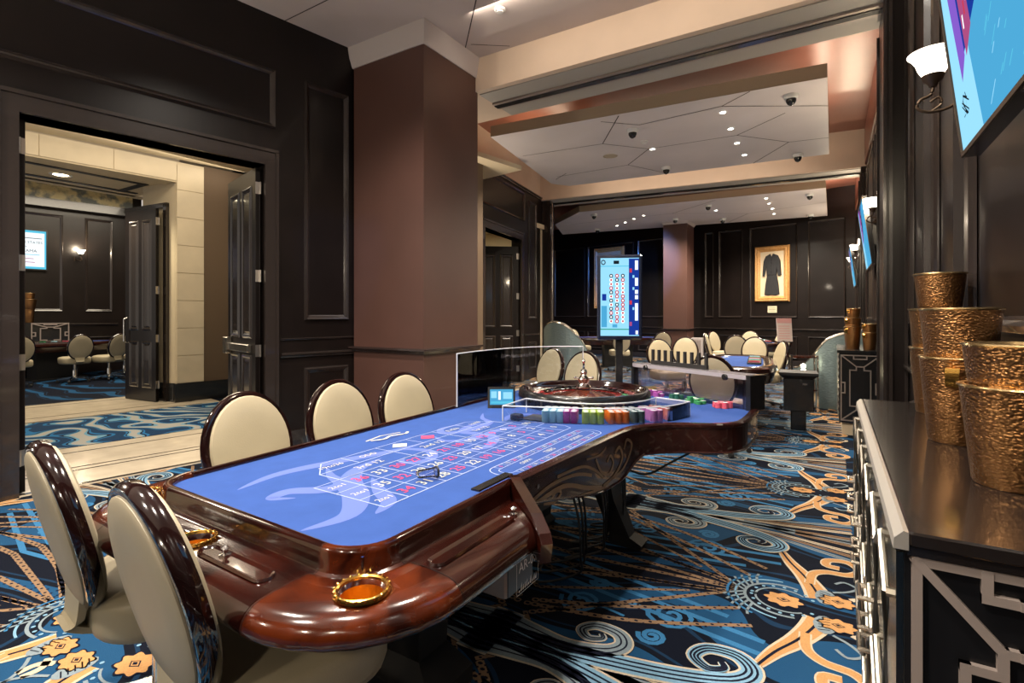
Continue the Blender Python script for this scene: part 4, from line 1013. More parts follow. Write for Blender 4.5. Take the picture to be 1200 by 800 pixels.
# ---- things on the felt
# glass marker lying on the layout
t = thing('glass_marker', 'small clear glass win marker with dark rim lying on the number layout', 'marker', (-1.20, 1.385, ZF + .002), R(60)); t.scale = (.8, .8, .8)
mb = MB()
def hr(x, r): return [(x, r * cos(q), .026 + r * sin(q)) for q in [2 * PI * k / 16 for k in range(16)]]
mb.loft([hr(-.045, .012), hr(-.035, .018), hr(.02, .020), hr(.04, .024)], smooth=True, caps=True); mb.build('body', 'acrtint', t)
mb = MB(); mb.loft([hr(.040, .026), hr(.048, .026), hr(.048, .018), hr(.040, .018)], loop=True); mb.build('rim', 'blackm', t)
mb = MB(); mb.loft([hr(-.05, .010), hr(-.045, .014), hr(-.04, .013)], caps=True); mb.build('knob', 'chrome', t)

# roulette wheel
WX, WY, WZ, WR = -1.39, 3.15, .782, .42
t = thing('roulette_wheel', 'large wooden roulette wheel with red and black numbered pockets and chrome turret', 'roulette wheel', (WX, WY, WZ))
a = MB(); a.lathe([(WR * .98, 0), (WR * 1.0, .01), (WR * 1.02, .05), (WR * 1.01, .085), (WR * .985, .098), (WR * .95, .10)], n=64); a.build('outer_bowl', 'black', t)
a = MB(); a.lathe([(WR * .95, .10), (WR * .93, .094), (WR * .91, .080), (WR * .88, .062), (WR * .84, .056)], n=64); a.build('bowl_rim', 'chairrim', t)
a = MB()
for k in range(38):
    q0, q1 = 2 * PI * k / 38, 2 * PI * (k + .9) / 38
    for r0, r1, z0_, z1_ in ((.84, .62, .056, .074),):
        a.add([(WR * r0 * cos(q0), WR * r0 * sin(q0), z0_), (WR * r0 * cos(q1), WR * r0 * sin(q1), z0_), (WR * r1 * cos(q1), WR * r1 * sin(q1), z1_), (WR * r1 * cos(q0), WR * r1 * sin(q0), z1_)], [(0, 1, 2, 3)], 2 if k in (0, 19) else k % 2)
    a.add([(WR * .79 * cos(q0 + .05) , WR * .79 * sin(q0 + .05), .0612), (WR * .79 * cos(q1 - .03), WR * .79 * sin(q1 - .03), .0612), (WR * .69 * cos(q1 - .03), WR * .69 * sin(q1 - .03), .057), (WR * .69 * cos(q0 + .05), WR * .69 * sin(q0 + .05), .0692)], [(0, 1, 2, 3)], 3)
a.build('number_ring', ['red', 'black', 'green', 'white'], t, fix=False)
a = MB(); a.lathe([(WR * .845, .056), (WR * .845, .061), (WR * .83, .0605)], n=48); a.lathe([(WR * .62, .058), (WR * .61, .064), (WR * .60, .058)], n=48); a.build('ring_band', 'chrome', t)
a = MB(); a.add([(WR * .60, 0, .062), (WR * .50, 0, .066), (WR * .50, 0, .050), (WR * .60, 0, .046)], [(0, 1, 2, 3)]); pf = a.build('pocket_fret', 'chrome', t, fix=False)
for k in range(1, 38): o_ = pf.copy(); COL.objects.link(o_); o_.rotation_euler = (0, 0, 2 * PI * k / 38)
a = MB(); a.lathe([(WR * .61, .048), (WR * .50, .046)], n=48); a.build('pocket_floor', 'red', t)
a = MB(); a.lathe([(WR * .50, .052), (WR * .40, .058), (WR * .2, .070), (WR * .08, .088)], n=48); a.build('cone', 'wheelwood', t)
a = MB(); a.lathe([(.045, .095), (.050, .105), (.040, .12), (.028, .13), (.034, .145), (.040, .155), (.026, .17), (.018, .185), (.024, .20), (.018, .215), (.008, .222), (.007, .26), (.010, .265), (.012, .275), (.004, .285), (0, .286)], n=20)
for k in range(4):
    q = PI / 2 * k + .4; a.tube([(0, 0, .16), (.05 * cos(q), .05 * sin(q), .163)], .006, 6); a.lathe([(0, .010), (.008, .006), (.010, 0), (.008, -.006), (0, -.010)], (.056 * cos(q), .056 * sin(q), .164), 8)
a.build('turret', 'chrome', t)
a = MB(); rr_ = WR * .885; a.add([(rr_ + .018, 0, .066), (rr_, .005, .060), (rr_ - .018, 0, .052), (rr_, -.005, .060), (rr_, 0, .072)], [(0, 1, 4), (1, 2, 4), (2, 3, 4), (3, 0, 4)]); pf = a.build('deflector', 'chrome', t)
for k in range(1, 8): o_ = pf.copy(); COL.objects.link(o_); o_.rotation_euler = (0, 0, PI / 4 * k)

# portrait results display on a pole beyond the wheel
t = thing('results_display', 'upright roulette results screen with red and black number discs on a dark pole', 'monitor', (-1.385, 3.80, .775), R(25)); t.scale = (.90, .9, 1)
a = MB(); a.lathe([(0, .0), (.10, 0), (.10, .012), (.03, .02), (.024, .03)], n=20); a.build('base', 'black', t)
a = MB(); a.bbox(-.030, .030, -.014, .014, .02, .50, .004); a.build('pole', 'black', t)
a = MB(); a.bbox(-.185, .185, -.055, -.015, .395, 1.035, .01); a.build('bezel', mat('navy_black_bezel', (.008, .012, .03), .25, coat=.4), t)
a = MB(); a.bbox(-.12, .12, -.015, .03, .5, .85, .01); a.build('rear_housing', 'blackm', t)
a = MB(); yq = -.0565
def sq_(x0, x1, z0_, z1_, mi, dy=0): a.quad((x0, yq - dy, z0_), (x1, yq - dy, z0_), (x1, yq - dy, z1_), (x0, yq - dy, z1_), mi)
SM = ['s_cyan', 's_navy', 's_white', 's_red', 's_black', 's_blue', 's_teal', 's_green', 's_purple', 's_pink']
sq_(-.158, .158, .425, 1.010, 0); sq_(.075, .158, .432, 1.004, 1, .0004)
sq_(-.158, .075, .945, .952, 6, .0004); sq_(-.158, .075, .470, .478, 7, .0004); sq_(-.150, -.105, .49, .65, 5, .0004)
def disc_(cx, cz, r, mi, dy=.0008): a.add([(cx + r * cos(q), yq - dy, cz + r * sin(q)) for q in [PI / 5 * k for k in range(10)]], [tuple(range(10))], mi)
rnd = random.Random(3)
for rw in range(12):
    for c_ in range(3):
        cx = -.070 + .048 * c_; cz = .535 + .031 * rw; k = rnd.choice((2, 3, 4, 4)) if (rw + c_) % 2 else rnd.choice((2, 2, 3)); disc_(cx, cz, .0155, k); disc_(cx, cz, .008, 2 if k != 2 else 3, .0012)
disc_(-.135, .978, .020, 4); disc_(-.135, .978, .012, 0, .0012); sq_(-.05, -.005, .965, .99, 4, .0008)
for zc, cc in ((.90, 3), (.66, 3), (.50, 9)): sq_(.080, .100, zc, zc + .03, cc, .0008)
for zc, hh in ((.92, .07), (.80, .06), (.74, .03), (.70, .03), (.54, .13)): sq_(.125, .150, zc, zc + hh, 2, .0008)
for zc in (.86, .77, .62): sq_(.105, .120, zc, zc + .02, 0, .0008)
sq_(-.060, -.02, .488, .512, 5, .0008); sq_(-.145, -.11, .69, .74, 1, .0008); sq_(.13, .15, .437, .465, 2, .0008)
a.build('screen', SM, t, fix=False)

# small tablet at the rail by the wheel
t = thing('dealer_tablet', 'small lit blue tablet screen standing on the felt left of the wheel', 'monitor', (-1.74, 2.70, .781), R(33))
a = MB(); a.loft([[(-.085, .0, .0), (.085, .0, .0), (.085, .03, .0), (-.085, .03, .0)], [(-.085, .035, .125), (.085, .035, .125), (.085, .055, .125), (-.085, .055, .125)]], caps=True); a.build('casing', 'black', t)
a = MB(); a.box(-.06, .06, .0, .09, 0, .012); a.build('foot', 'blackm', t)
a = MB()
def tq(x0, x1, v0, v1, mi, e=.001): a.quad((x0, .035 * v0 / .125 - e, v0), (x1, .035 * v0 / .125 - e, v0), (x1, .035 * v1 / .125 - e, v1), (x0, .035 * v1 / .125 - e, v1), mi)
tq(-.072, .072, .02, .112, 5); tq(-.065, -.03, .06, .10, 0, .002); tq(-.02, -.005, .05, .10, 2, .002); tq(.01, .065, .055, .095, 0, .002); tq(-.065, .065, .028, .040, 6, .002)
a.build('screen', SM, t, fix=False)

# acrylic screens
def panel_wall(mb, path, z0_, z1_, th=.006, mi=0):
    n = normals2(path); rings = []
    for p, q in zip(path, n): rings.append([(p[0] + q[0] * th / 2, p[1] + q[1] * th / 2, z0_), (p[0] + q[0] * th / 2, p[1] + q[1] * th / 2, z1_), (p[0] - q[0] * th / 2, p[1] - q[1] * th / 2, z1_), (p[0] - q[0] * th / 2, p[1] - q[1] * th / 2, z0_)])
    mb.loft(rings, mi, caps=True)
t = thing('wheel_guard_screen', 'tall curved clear acrylic screen around the players side of the wheel', 'acrylic screen', (-1.9, 3.0, .781))
gp = smooth_path([(-1.97, 2.55), (-2.0, 2.85), (-1.98, 3.2), (-1.85, 3.5), (-1.62, 3.66)], 6)
a = MB(); panel_wall(a, gp, .79, 1.115, .006); a.build('sheet', 'acr', t, world=True)
a = MB(); a.tube([(x, y, 1.117) for x, y in gp], .004, 6); a.tube([(*gp[0], .79), (*gp[0], 1.117)], .004, 6); a.tube([(*gp[-1], .79), (*gp[-1], 1.117)], .004, 6); a.build('polished_edge', 'acredge', t, world=True)
# chip guard in front
t = thing('chip_guard', 'low bow-fronted clear acrylic cover over the coloured chip stacks', 'acrylic cover', (-1.1, 2.7, .781))
cpf = smooth_path([(-1.52, 2.37), (-1.25, 2.47), (-1.02, 2.57), (-.85, 2.71), (-.74, 2.86), (-.69, 3.04)], 5)
cpb = smooth_path([(-1.54, 2.66), (-1.36, 2.64), (-1.15, 2.68), (-1.0, 2.80), (-.92, 2.95), (-.90, 3.10)], 5)
a = MB(); panel_wall(a, cpf, .782, .862, .005)
a.loft([[(x, y, .862) for x, y in cpf], [(x, y, .862) for x, y in cpb]], closed=False); a.build('sheet', 'acr', t, world=True)
a = MB(); a.tube([(x, y, .864) for x, y in cpf], .0035, 6); a.tube([(x, y, .864) for x, y in cpb], .0025, 6)
for p in (cpf[0], cpb[0], cpf[-1], cpb[-1]): a.tube([(*p, .782), (*p, .864)], .0035, 6)
a.tube([(*cpf[0], .864), (*cpb[0], .864)], .003, 6); a.tube([(*cpf[-1], .864), (*cpb[-1], .864)], .003, 6); a.build('polished_edge', 'acredge', t, world=True)
# chip stacks under the guard
def chips(x, y, n_, colr, label, group, z0_=.7812, name='chip_stack', tilt=0, topc='chiptop'):
    a = MB(); r = .0195; prof = [(0, 0)]
    for k in range(n_):
        b = k * .0034; prof += [(r * .97, b + .0002), (r, b + .0008), (r, b + .0028), (r * .97, b + .0034)]
    a.lathe(prof, n=16, smooth=False); zt = n_ * .0034
    a.lathe([(r * .97, zt), (r * .8, zt + .0002)], n=16); a.flat([(r * .8 * cos(q), r * .8 * sin(q)) for q in [PI / 8 * k for k in range(16)]], zt + .0003, 1)
    for k in range(6):
        q = PI / 3 * k; a.quad((r * 1.004 * cos(q - .12), r * 1.004 * sin(q - .12), .0005), (r * 1.004 * cos(q + .12), r * 1.004 * sin(q + .12), .0005), (r * 1.004 * cos(q + .12), r * 1.004 * sin(q + .12), zt - .0005), (r * 1.004 * cos(q - .12), r * 1.004 * sin(q - .12), zt - .0005), 2)
    o = solo(a, name, ['chip_' + colr, topc, 'chip_' + colr], (x, y, z0_), label, 'chips', group)
    return o
bands = [('light blue', -1.315, 3), ('magenta', -1.195, 2), ('lime green', -1.105, 3), ('orange', -.985, 3), ('grey green', -.875, 2), ('lilac pink', -.805, 2), ('coral', -.745, 2)]
def along(path, t):
    D = [0]
    for i in range(len(path) - 1): D.append(D[-1] + math.dist(path[i], path[i + 1]))
    s_ = t * D[-1]
    for i in range(len(path) - 1):
        if s_ <= D[i + 1]: k = (s_ - D[i]) / (D[i + 1] - D[i]); return (path[i][0] + (path[i + 1][0] - path[i][0]) * k, path[i][1] + (path[i + 1][1] - path[i][1]) * k), i
    return path[-1], len(path) - 2
nf = normals2(cpf); Dt = sum(math.dist(cpf[i], cpf[i + 1]) for i in range(len(cpf) - 1))
ordn = ['front', 'second', 'third', 'fourth', 'back']
for colr, xs, nc in bands:
    i0 = min(range(len(cpf)), key=lambda i: abs(cpf[i][0] - xs)); s0 = sum(math.dist(cpf[i], cpf[i + 1]) for i in range(i0)) / Dt
    for c_ in range(nc):
        (px, py), i = along(cpf, min(.97, s0 + (c_ * .0405) / Dt)); q = nf[i]
        side_ = ('left', 'right')[c_] if nc == 2 else ('left', 'centre', 'right')[c_]
        for rw in range(4):
            x = px + q[0] * (.032 + .0405 * rw); y = py + q[1] * (.032 + .0405 * rw)
            if math.hypot(x - WX, y - WY) < WR * 1.02 + .02: continue
            chips(x, y, 18, colr, '%s chip stack under the clear cover, %s column, %s row' % (colr, side_, ordn[rw]), 'chip stacks under the cover')
# dark tray slot in front-left
solow(MB().bbox(-1.46, -1.33, 2.46, 2.60, .7812, .79, .003), 'chip_tray', 'blackm', (-1.4, 2.53, .7812), 'flat black tray under the left end of the clear cover', 'tray')
a = MB(); a.bbox(-1.50, -1.44, 2.41, 2.46, .7812, .815, .004); 
solow(a, 'guard_bracket', 'black', (-1.47, 2.43, .7812), 'small black bracket inside the left end of the clear chip cover', 'bracket', 'cover brackets')
a = MB(); a.bbox(-.735, -.70, 2.985, 3.02, .7812, .815, .004)
solow(a, 'guard_bracket', 'black', (-.72, 3.0, .7812), 'small black bracket inside the right end of the clear chip cover', 'bracket', 'cover brackets')

# acrylic chip rack at the right rear of the table
t = thing('chip_rack', 'long lilac acrylic rack with grey top rail and black knobs behind the loose chips', 'rack', (-.8, 3.7, .781))
ra, rb = (-1.27, 3.86), (-.44, 3.42); dx_, dy_ = rb[0] - ra[0], rb[1] - ra[1]; l_ = math.hypot(dx_, dy_); dr = (dx_ / l_, dy_ / l_); nr = (-dr[1], dr[0])
fr2 = (ra, dr, nr)
a = MB(); a.slab(*fr2, 0, l_, .785, .975, .10, .106); a.slab(*fr2, 0, l_, .785, .975, -.006, 0); a.slab(*fr2, .0, .006, .785, .97, 0, .1); a.slab(*fr2, l_ - .03, l_, .785, .97, 0, .1); a.build('box_sheet', 'acrtint', t, world=True)
a = MB(); a.slab(*fr2, -.02, l_ + .02, .965, .990, -.02, .12); a.build('top_rail', mat('grey_translucent_rail', (.36, .33, .36), .2, coat=.5), t, world=True)
a = MB(); a.slab(*fr2, l_ + .005, l_ + .035, .782, .992, -.02, .12); a.build('end_post', 'black', t, world=True); a = MB(); a.slab(*fr2, -.035, -.01, .782, .97, -.02, .03); a.build('end_post', 'black', t, world=True)
for u in (.12, l_ - .14):
    a = MB(); c_ = (ra[0] + dr[0] * u - nr[0] * .03, ra[1] + dr[1] * u - nr[1] * .03)
    def rk(o, r): return [(c_[0] - nr[0] * o + dr[0] * r * cos(q), c_[1] - nr[1] * o + dr[1] * r * cos(q), .968 + r * sin(q)) for q in [2 * PI * k / 16 for k in range(16)]]
    a.loft([rk(-.015, .020), rk(0, .020), rk(.004, .015), rk(.004, .008)], caps=True); a.build('knob', 'black', t, world=True)
# slotted black card rack on top
t = thing('card_rack', 'black comb-shaped card rack with eight open slots standing on the acrylic rack', 'card rack', (-.9, 3.68, .99))
u0_ = .10; a = MB(); a.slab(*fr2, u0_, u0_ + .50, .990, 1.020, .05, .075); a.build('base', 'blackm', t, world=True)
for k in range(9): a = MB(); a.slab(*fr2, u0_ + .06 * k, u0_ + .06 * k + .020, 1.020, 1.10, .055, .07); a.build('divider', 'blackm', t, world=True)
# loose heaps in front of the rack
heaps = [('yellow', .10, .10), ('purple', .24, .14), ('dark green', .43, .06), ('green', .60, .14), ('pink red', .80, .10)]
rg = random.Random(5); 
pos_words = ['far left', 'left', 'middle', 'right', 'far right', 'front left', 'front right']
for colr, u_, wd in heaps:
    cnt = 4 if wd > .12 else 3
    for k in range(cnt):
        uu = u_ - wd / 2 + wd * (k + .5) / cnt; of = -.035 - .02 * (k % 2)
        for lay in range(2):
            x = ra[0] + dr[0] * uu + nr[0] * (of - .044 * lay + .012); y = ra[1] + dr[1] * uu + nr[1] * (of - .044 * lay + .012)
            chips(x, y, rg.choice((6, 9, 11, 12)), colr, '%s chip stack before the acrylic rack, %s row, number %s from the left' % (colr, ('back', 'front')[lay], ('one', 'two', 'three', 'four')[k]), '%s chips before the rack' % colr, topc='chiptop' if (k + lay) % 2 else 'chip_' + colr)

# ================================================================== CABINETS WITH FRETWORK
def fret(mb, x0, x1, z0, z1, y, dep=.012, w_=.022, f=None, mi=0):
    W, H_ = x1 - x0, z1 - z0
    f = f or (lambda a_, b_, o: (a_, y - o, b_))
    cnt = [0]
    def bar(a_, b_, ww=w_):
        nonlocal dep
        dep += .00012; (xa, za), (xb, zb) = a_, b_; dx, dz = xb - xa, zb - za; l = math.hypot(dx, dz); dx /= l; dz /= l; nx, nz = -dz * ww / 2, dx * ww / 2; e = ww / 2
        q = [(xa - dx * e + nx, za - dz * e + nz), (xb + dx * e + nx, zb + dz * e + nz), (xb + dx * e - nx, zb + dz * e - nz), (xa - dx * e - nx, za - dz * e - nz)]
        v = [f(px, pz, 0) for px, pz in q] + [f(px, pz, dep) for px, pz in q]
        mb.add(v, [(0, 1, 2, 3), (4, 5, 6, 7), (0, 1, 5, 4), (1, 2, 6, 5), (2, 3, 7, 6), (3, 0, 4, 7)], mi)
    def pl(pts, close=False):
        q = [(x0 + W * a_, z0 + H_ * b_) for a_, b_ in pts]
        if close: q.append(q[0])
        for i in range(len(q) - 1): bar(q[i], q[i + 1])
    pl([(0, 0), (1, 0), (1, 1), (0, 1)], True)
    for sx in (0, 1):
        for sz in (0, 1):
            g = lambda a_, b_: ((1 - a_) if sx else a_, (1 - b_) if sz else b_)
            pl([g(0, 0), g(.40, .17)]); pl([g(.40, .17), g(.5, .17)]); pl([g(.40, .17), g(.40, .225)]); pl([g(.40, .225), g(.23, .225)]); pl([g(.23, .225), g(.23, .5)])
            pl([g(.33, 0), g(.33, .055)]); pl([g(.33, .055), g(.5, .055)])
            pl([g(0, .42), g(.10, .42)]); pl([g(.10, .42), g(.10, .5)])
t = thing('sideboard', 'black lacquer sideboard with silver fretwork end and mirrored front in the right foreground', 'cabinet', (.29, 2.1, 0))
a = MB(); a.box(.115, .45, 1.225, 3.0, .10, .905); a.box(.135, .44, 1.25, 2.98, 0, .10); a.build('carcass', 'lacquer', t, world=True)
a = MB(); a.bbox(.120, .453, 1.205, 3.02, .922, .95, .004); a.box(.118, .450, 1.212, 3.015, .905, .922); a.build('top', mat('polished_dark_top', (.012, .009, .008), .14, coat=.3), t, world=True)
a = MB(); a.loft([[(.096, y, .915), (.120, y, .915), (.120, y, .948), (.112, y, .950), (.098, y, .935)] for y in (1.207, 3.02)], caps=True); a.build('silver_lip', 'lipsilver', t, world=True)
a = MB(); fret(a, .133, .43, .13, .895, 1.225, .010, .016); a.build('end_fretwork', 'silverp', t, world=True)
# front: three mirrored doors with raised elongated hexagons, facing -X
for k in range(3):
    y0_, y1_ = 1.235 + .588 * k, 1.235 + .588 * (k + 1) - .012
    a = MB(); a.box(.103, .115, y0_, y1_, .12, .90); dd = a.build('door', mat('antique_mirror', (.16, .15, .13), .22, metal=1) if k == 0 else bpy.data.materials['antique_mirror'], t, world=True)
    a = MB(); ff = lambda p_, q_, o: (.103 - o, p_, q_)
    def bar2(a_, b_, ww=.026, dp=.026):
        (xa, za), (xb, zb) = a_, b_; dx, dz = xb - xa, zb - za; l = math.hypot(dx, dz); dx /= l; dz /= l; nx, nz = -dz * ww / 2, dx * ww / 2
        q = [(xa + nx, za + nz), (xb + nx, zb + nz), (xb - nx, zb - nz), (xa - nx, za - nz)]; m_ = [(xa, za), (xb, zb)]
        v = [ff(*p_, 0) for p_ in q] + [ff(*m_[0], dp), ff(*m_[1], dp)]
        a.add(v, [(0, 1, 5, 4), (3, 2, 5, 4), (0, 3, 4), (1, 2, 5)])
    for s_ in range(2):
        ya, yb = y0_ + .02 + s_ * .28, y0_ + .02 + s_ * .28 + .26; ym = (ya + yb) / 2
        for za, zb in ((.14, .50), (.52, .88)):
            h_ = [(ym, za), (yb, za + .07), (yb, zb - .07), (ym, zb), (ya, zb - .07), (ya, za + .07)]
            for dp_ in (.088,): a.tube([(dp_, *h_[i % 6]) for i in range(7)], .0075, 8)
            for i in range(6): a.tube([(.103, *h_[i]), (.088, *h_[i])], .009, 6)
    a.build('lattice', 'lattice', dd, world=True)
    for zz in (.44, .50, .58): a = MB(); a.tube([(.103, y1_ - .10, zz), (.062, y1_ - .10, zz), (.062, y1_ - .02, zz), (.103, y1_ - .02, zz)], .007, 6); a.build('handle', 'silver', dd, world=True)
# far cabinet
t = thing('sideboard', 'smaller black cabinet with silver fretwork end further along the right wall', 'cabinet', (.35, 7.35, 0))
a = MB(); a.box(.06, .445, 7.00, 8.4, .14, .93); a.build('carcass', 'black', t, world=True)
a = MB(); a.box(.04, .452, 6.98, 8.42, .93, .96); a.build('top', 'black', t, world=True)
a = MB(); a.box(.09, .44, 7.03, 8.38, 0, .14); a.build('plinth', 'cream', t, world=True)
a = MB(); fret(a, .08, .44, .17, .905, 7.0, .012, .012); a.build('end_fretwork', 'silverp', t, world=True)
a = MB()
for k in range(10):
    zz = .18 + .075 * k; a.loft([[(.06, 7.02, zz), (.045, 7.02, zz + .03), (.06, 7.02, zz + .06)], [(.06, 8.35, zz), (.045, 8.35, zz + .03), (.06, 8.35, zz + .06)]], caps=True)
a.build('front_lattice', 'silver', t, world=True)

# ================================================================== BUCKETS
def bucket(x, y, z, r1, h_, label, group, hang=None, r0k=.78, solid=False):
    t = thing('champagne_bucket', label, 'bucket', (x, y, z), 0, group); r0 = r1 * r0k
    a = MB(); a.lathe([(0, .0), (r0 * .96, 0), (r0, .006), (r0 + (r1 - r0) * .5, h_ * .5), (r1, h_ - .008)], n=40)
    a.lathe([(r1 - .012, h_ - .006), (r1 * .9 - .008, h_ * .55), (r0 * .9, .02), (0, .018)], n=40); a.build('body', 'bucket', t)
    a = MB(); a.lathe([(r1, h_ - .008), (r1 + .005, h_ - .004), (r1 + .004, h_), (r1 - .010, h_ + .001), (r1 - .012, h_ - .006)], n=40); a.build('rim', 'bucketin', t)
    for hA in (hang or ()):
        a = MB(); c_, s_ = cos(hA), sin(hA); rr_ = r1 * .97
        pts = [(rr_ - .004, h_ * .86), (rr_ + .026, h_ * .87), (rr_ + .034, h_ * .78), (rr_ + .026, h_ * .68), (rr_ - .012, h_ * .67)]
        rings = []
        for rr2, zz in smooth_path(pts, 3):
            rings.append([(c_ * rr2 - s_ * w_, s_ * rr2 + c_ * w_, zz + o_) for w_, o_ in ((-.017, 0), (.017, 0), (.017, .006), (-.017, .006))])
        a.loft(rings, caps=True); a.build('handle', 'gold', t)
    return t
ZT = .951; G_ = 'hammered buckets on the near sideboard'
hc = R(250)
bucket(.365, 2.75, ZT, .090, .27, 'hammered bronze bucket at the bottom of the rearmost stack, mostly hidden', G_)
bucket(.365, 2.75, 1.125, .092, .255, 'hammered bronze bucket in the middle of the rearmost stack, its left edge showing', G_)
bucket(.375, 2.75, 1.335, .085, .19, 'hammered bronze bucket at the top of the rearmost stack, highest of all', G_)
bucket(.338, 2.15, ZT, .098, .27, 'hammered bronze bucket with gold handle at the bottom of the middle stack', G_, (R(255),))
bucket(.343, 2.15, 1.105, .102, .27, 'hammered bronze bucket on top of the middle stack', G_)
bucket(.368, 1.665, ZT, .104, .235, 'hammered bronze bucket at the bottom of the nearest stack on the right', G_, (R(285),))
bucket(.376, 1.665, 1.07, .106, .215, 'hammered bronze bucket on top of the nearest stack, cut by the frame edge', G_)
G_ = 'small gold buckets on the far cabinet'
for x, y, z, r, h_, lb in ((.20, 7.35, .961, .085, .27, 'gold bucket standing left on the far cabinet'), (.20, 7.36, 1.13, .085, .20, 'gold bucket stacked second on the left pile of the far cabinet'),
                           (.21, 7.37, 1.27, .07, .17, 'gold bucket at the top of the left pile of the far cabinet'), (.36, 7.25, .961, .075, .20, 'gold bucket standing right on the far cabinet'),
                           (.36, 7.26, 1.09, .075, .17, 'gold bucket on top of the right pile of the far cabinet'), (.20, 8.1, .961, .08, .24, 'gold bucket behind the left pile of the far cabinet'), (.20, 8.1, 1.12, .07, .22, 'slim gold bucket topping the pile behind on the far cabinet')):
    bucket(x, y, z, r, h_, lb, G_, (R(235),))

# ================================================================== SCREENS AND SCONCES ON THE RIGHT WALL
def wall_tv(name, cx, y0, y1, zb, hgt, label, tilt=.06, pic=1):
    """screen facing -X, top leaning into the room"""
    t = thing(name, label, 'television', (.48, (y0 + y1) / 2, zb))
    f = lambda y, v, o: (cx - v / hgt * tilt - o, y, zb + v)
    def bx(a_, yy0, yy1, v0, v1, o0, o1, mi=0):
        v = [f(yy0, v0, o0), f(yy1, v0, o0), f(yy1, v1, o0), f(yy0, v1, o0), f(yy0, v0, o1), f(yy1, v0, o1), f(yy1, v1, o1), f(yy0, v1, o1)]
        a_.add(v, [(0, 1, 2, 3), (4, 5, 6, 7), (0, 1, 5, 4), (1, 2, 6, 5), (2, 3, 7, 6), (3, 0, 4, 7)], mi)
    a = MB(); bx(a, y0, y1, 0, hgt, -.045, 0); a.build('case', 'black', t, world=True)
    a = MB(); bw = .014; bx(a, y0, y1, 0, bw, 0, .006); bx(a, y0, y1, hgt - bw, hgt, 0, .006); bx(a, y0, y0 + bw, 0, hgt, 0, .006); bx(a, y1 - bw, y1, 0, hgt, 0, .006); a.build('bezel', 'bronze', t, world=True)
    a = MB(); a.box(cx + .03, .50, (y0 + y1) / 2 - .08, (y0 + y1) / 2 + .08, zb + hgt * .35, zb + hgt * .65); a.build('wall_bracket', 'blackm', t, world=True)
    a = MB(); W_ = y1 - y0
    def q(u0, u1, v0, v1, mi, o=.001): a.quad(f(y1 - u0 * W_, v0 * hgt, o), f(y1 - u1 * W_, v0 * hgt, o), f(y1 - u1 * W_, v1 * hgt, o), f(y1 - u0 * W_, v1 * hgt, o), mi)
    def pg(pts, mi, o): a.add([f(y1 - u * W_, v * hgt, o) for u, v in pts], [tuple(range(len(pts)))], mi)
    q(.02, .98, .03, .97, 5)
    if pic:
        pg([(.02, .03), (.30, .03), (.22, .97), (.02, .97)], 0, .0015)
        pg([(.16, .42), (.42, .60), (.62, .97), (.10, .97)], 1, .002)
        pg([(.15, .34), (.22, .44), (.19, .97), (.10, .97)], 8, .003); pg([(.24, .42), (.33, .52), (.30, .97), (.21, .97)], 9, .003); pg([(.36, .6), (.44, .66), (.46, .97), (.34, .97)], 4, .003); pg([(.48, .74), (.53, .8), (.55, .97), (.49, .97)], 5, .003)
        for k in range(7): pg([(.25 + .03 * k, .55 + .05 * k), (.262 + .03 * k, .55 + .05 * k), (.262 + .03 * k, .62 + .05 * k), (.25 + .03 * k, .62 + .05 * k)], 3 if k % 2 else 2, .0035)
        rt = random.Random(11)
        for k in range(60):
            u, v = rt.uniform(.36, .94), rt.uniform(.06, .92)
            if v > .30 + .9 * (u - .30): continue
            l_, m_2 = rt.uniform(.02, .05), rt.choice((0, 6, 6)); pg([(u, v), (u + l_, v + l_ * 1.1), (u + l_ + .008, v + l_ * 1.1), (u + .008, v)], m_2, .0016 + k * .00002)
        sc_ = [(.14 + .05 * cos(1.9 * k) * (1 - k / 30), .22 + .06 * sin(1.3 * k)) for k in range(16)]
        for k in range(len(sc_) - 1):
            (u0, v0), (u1, v1) = sc_[k], sc_[k + 1]; pg([(u0, v0), (u0 + .004, v0 + .006), (u1 + .004, v1 + .006), (u1, v1)], 4, .0035)
    a.build('screen', SM, t, world=True, fix=False); return t
wall_tv('wall_television', .390, 1.36, 2.385, 1.905, .62, 'large television tilted forward high on the near right wall showing blue picture', .07)
wall_tv('wall_television', .39, 7.3, 8.5, 1.95, .80, 'television seen edge-on on the right wall beyond the second sconce', .10)
wall_tv('wall_television', .39, 12.2, 13.4, 1.95, .80, 'farthest television on the right wall near the back corner', .10)
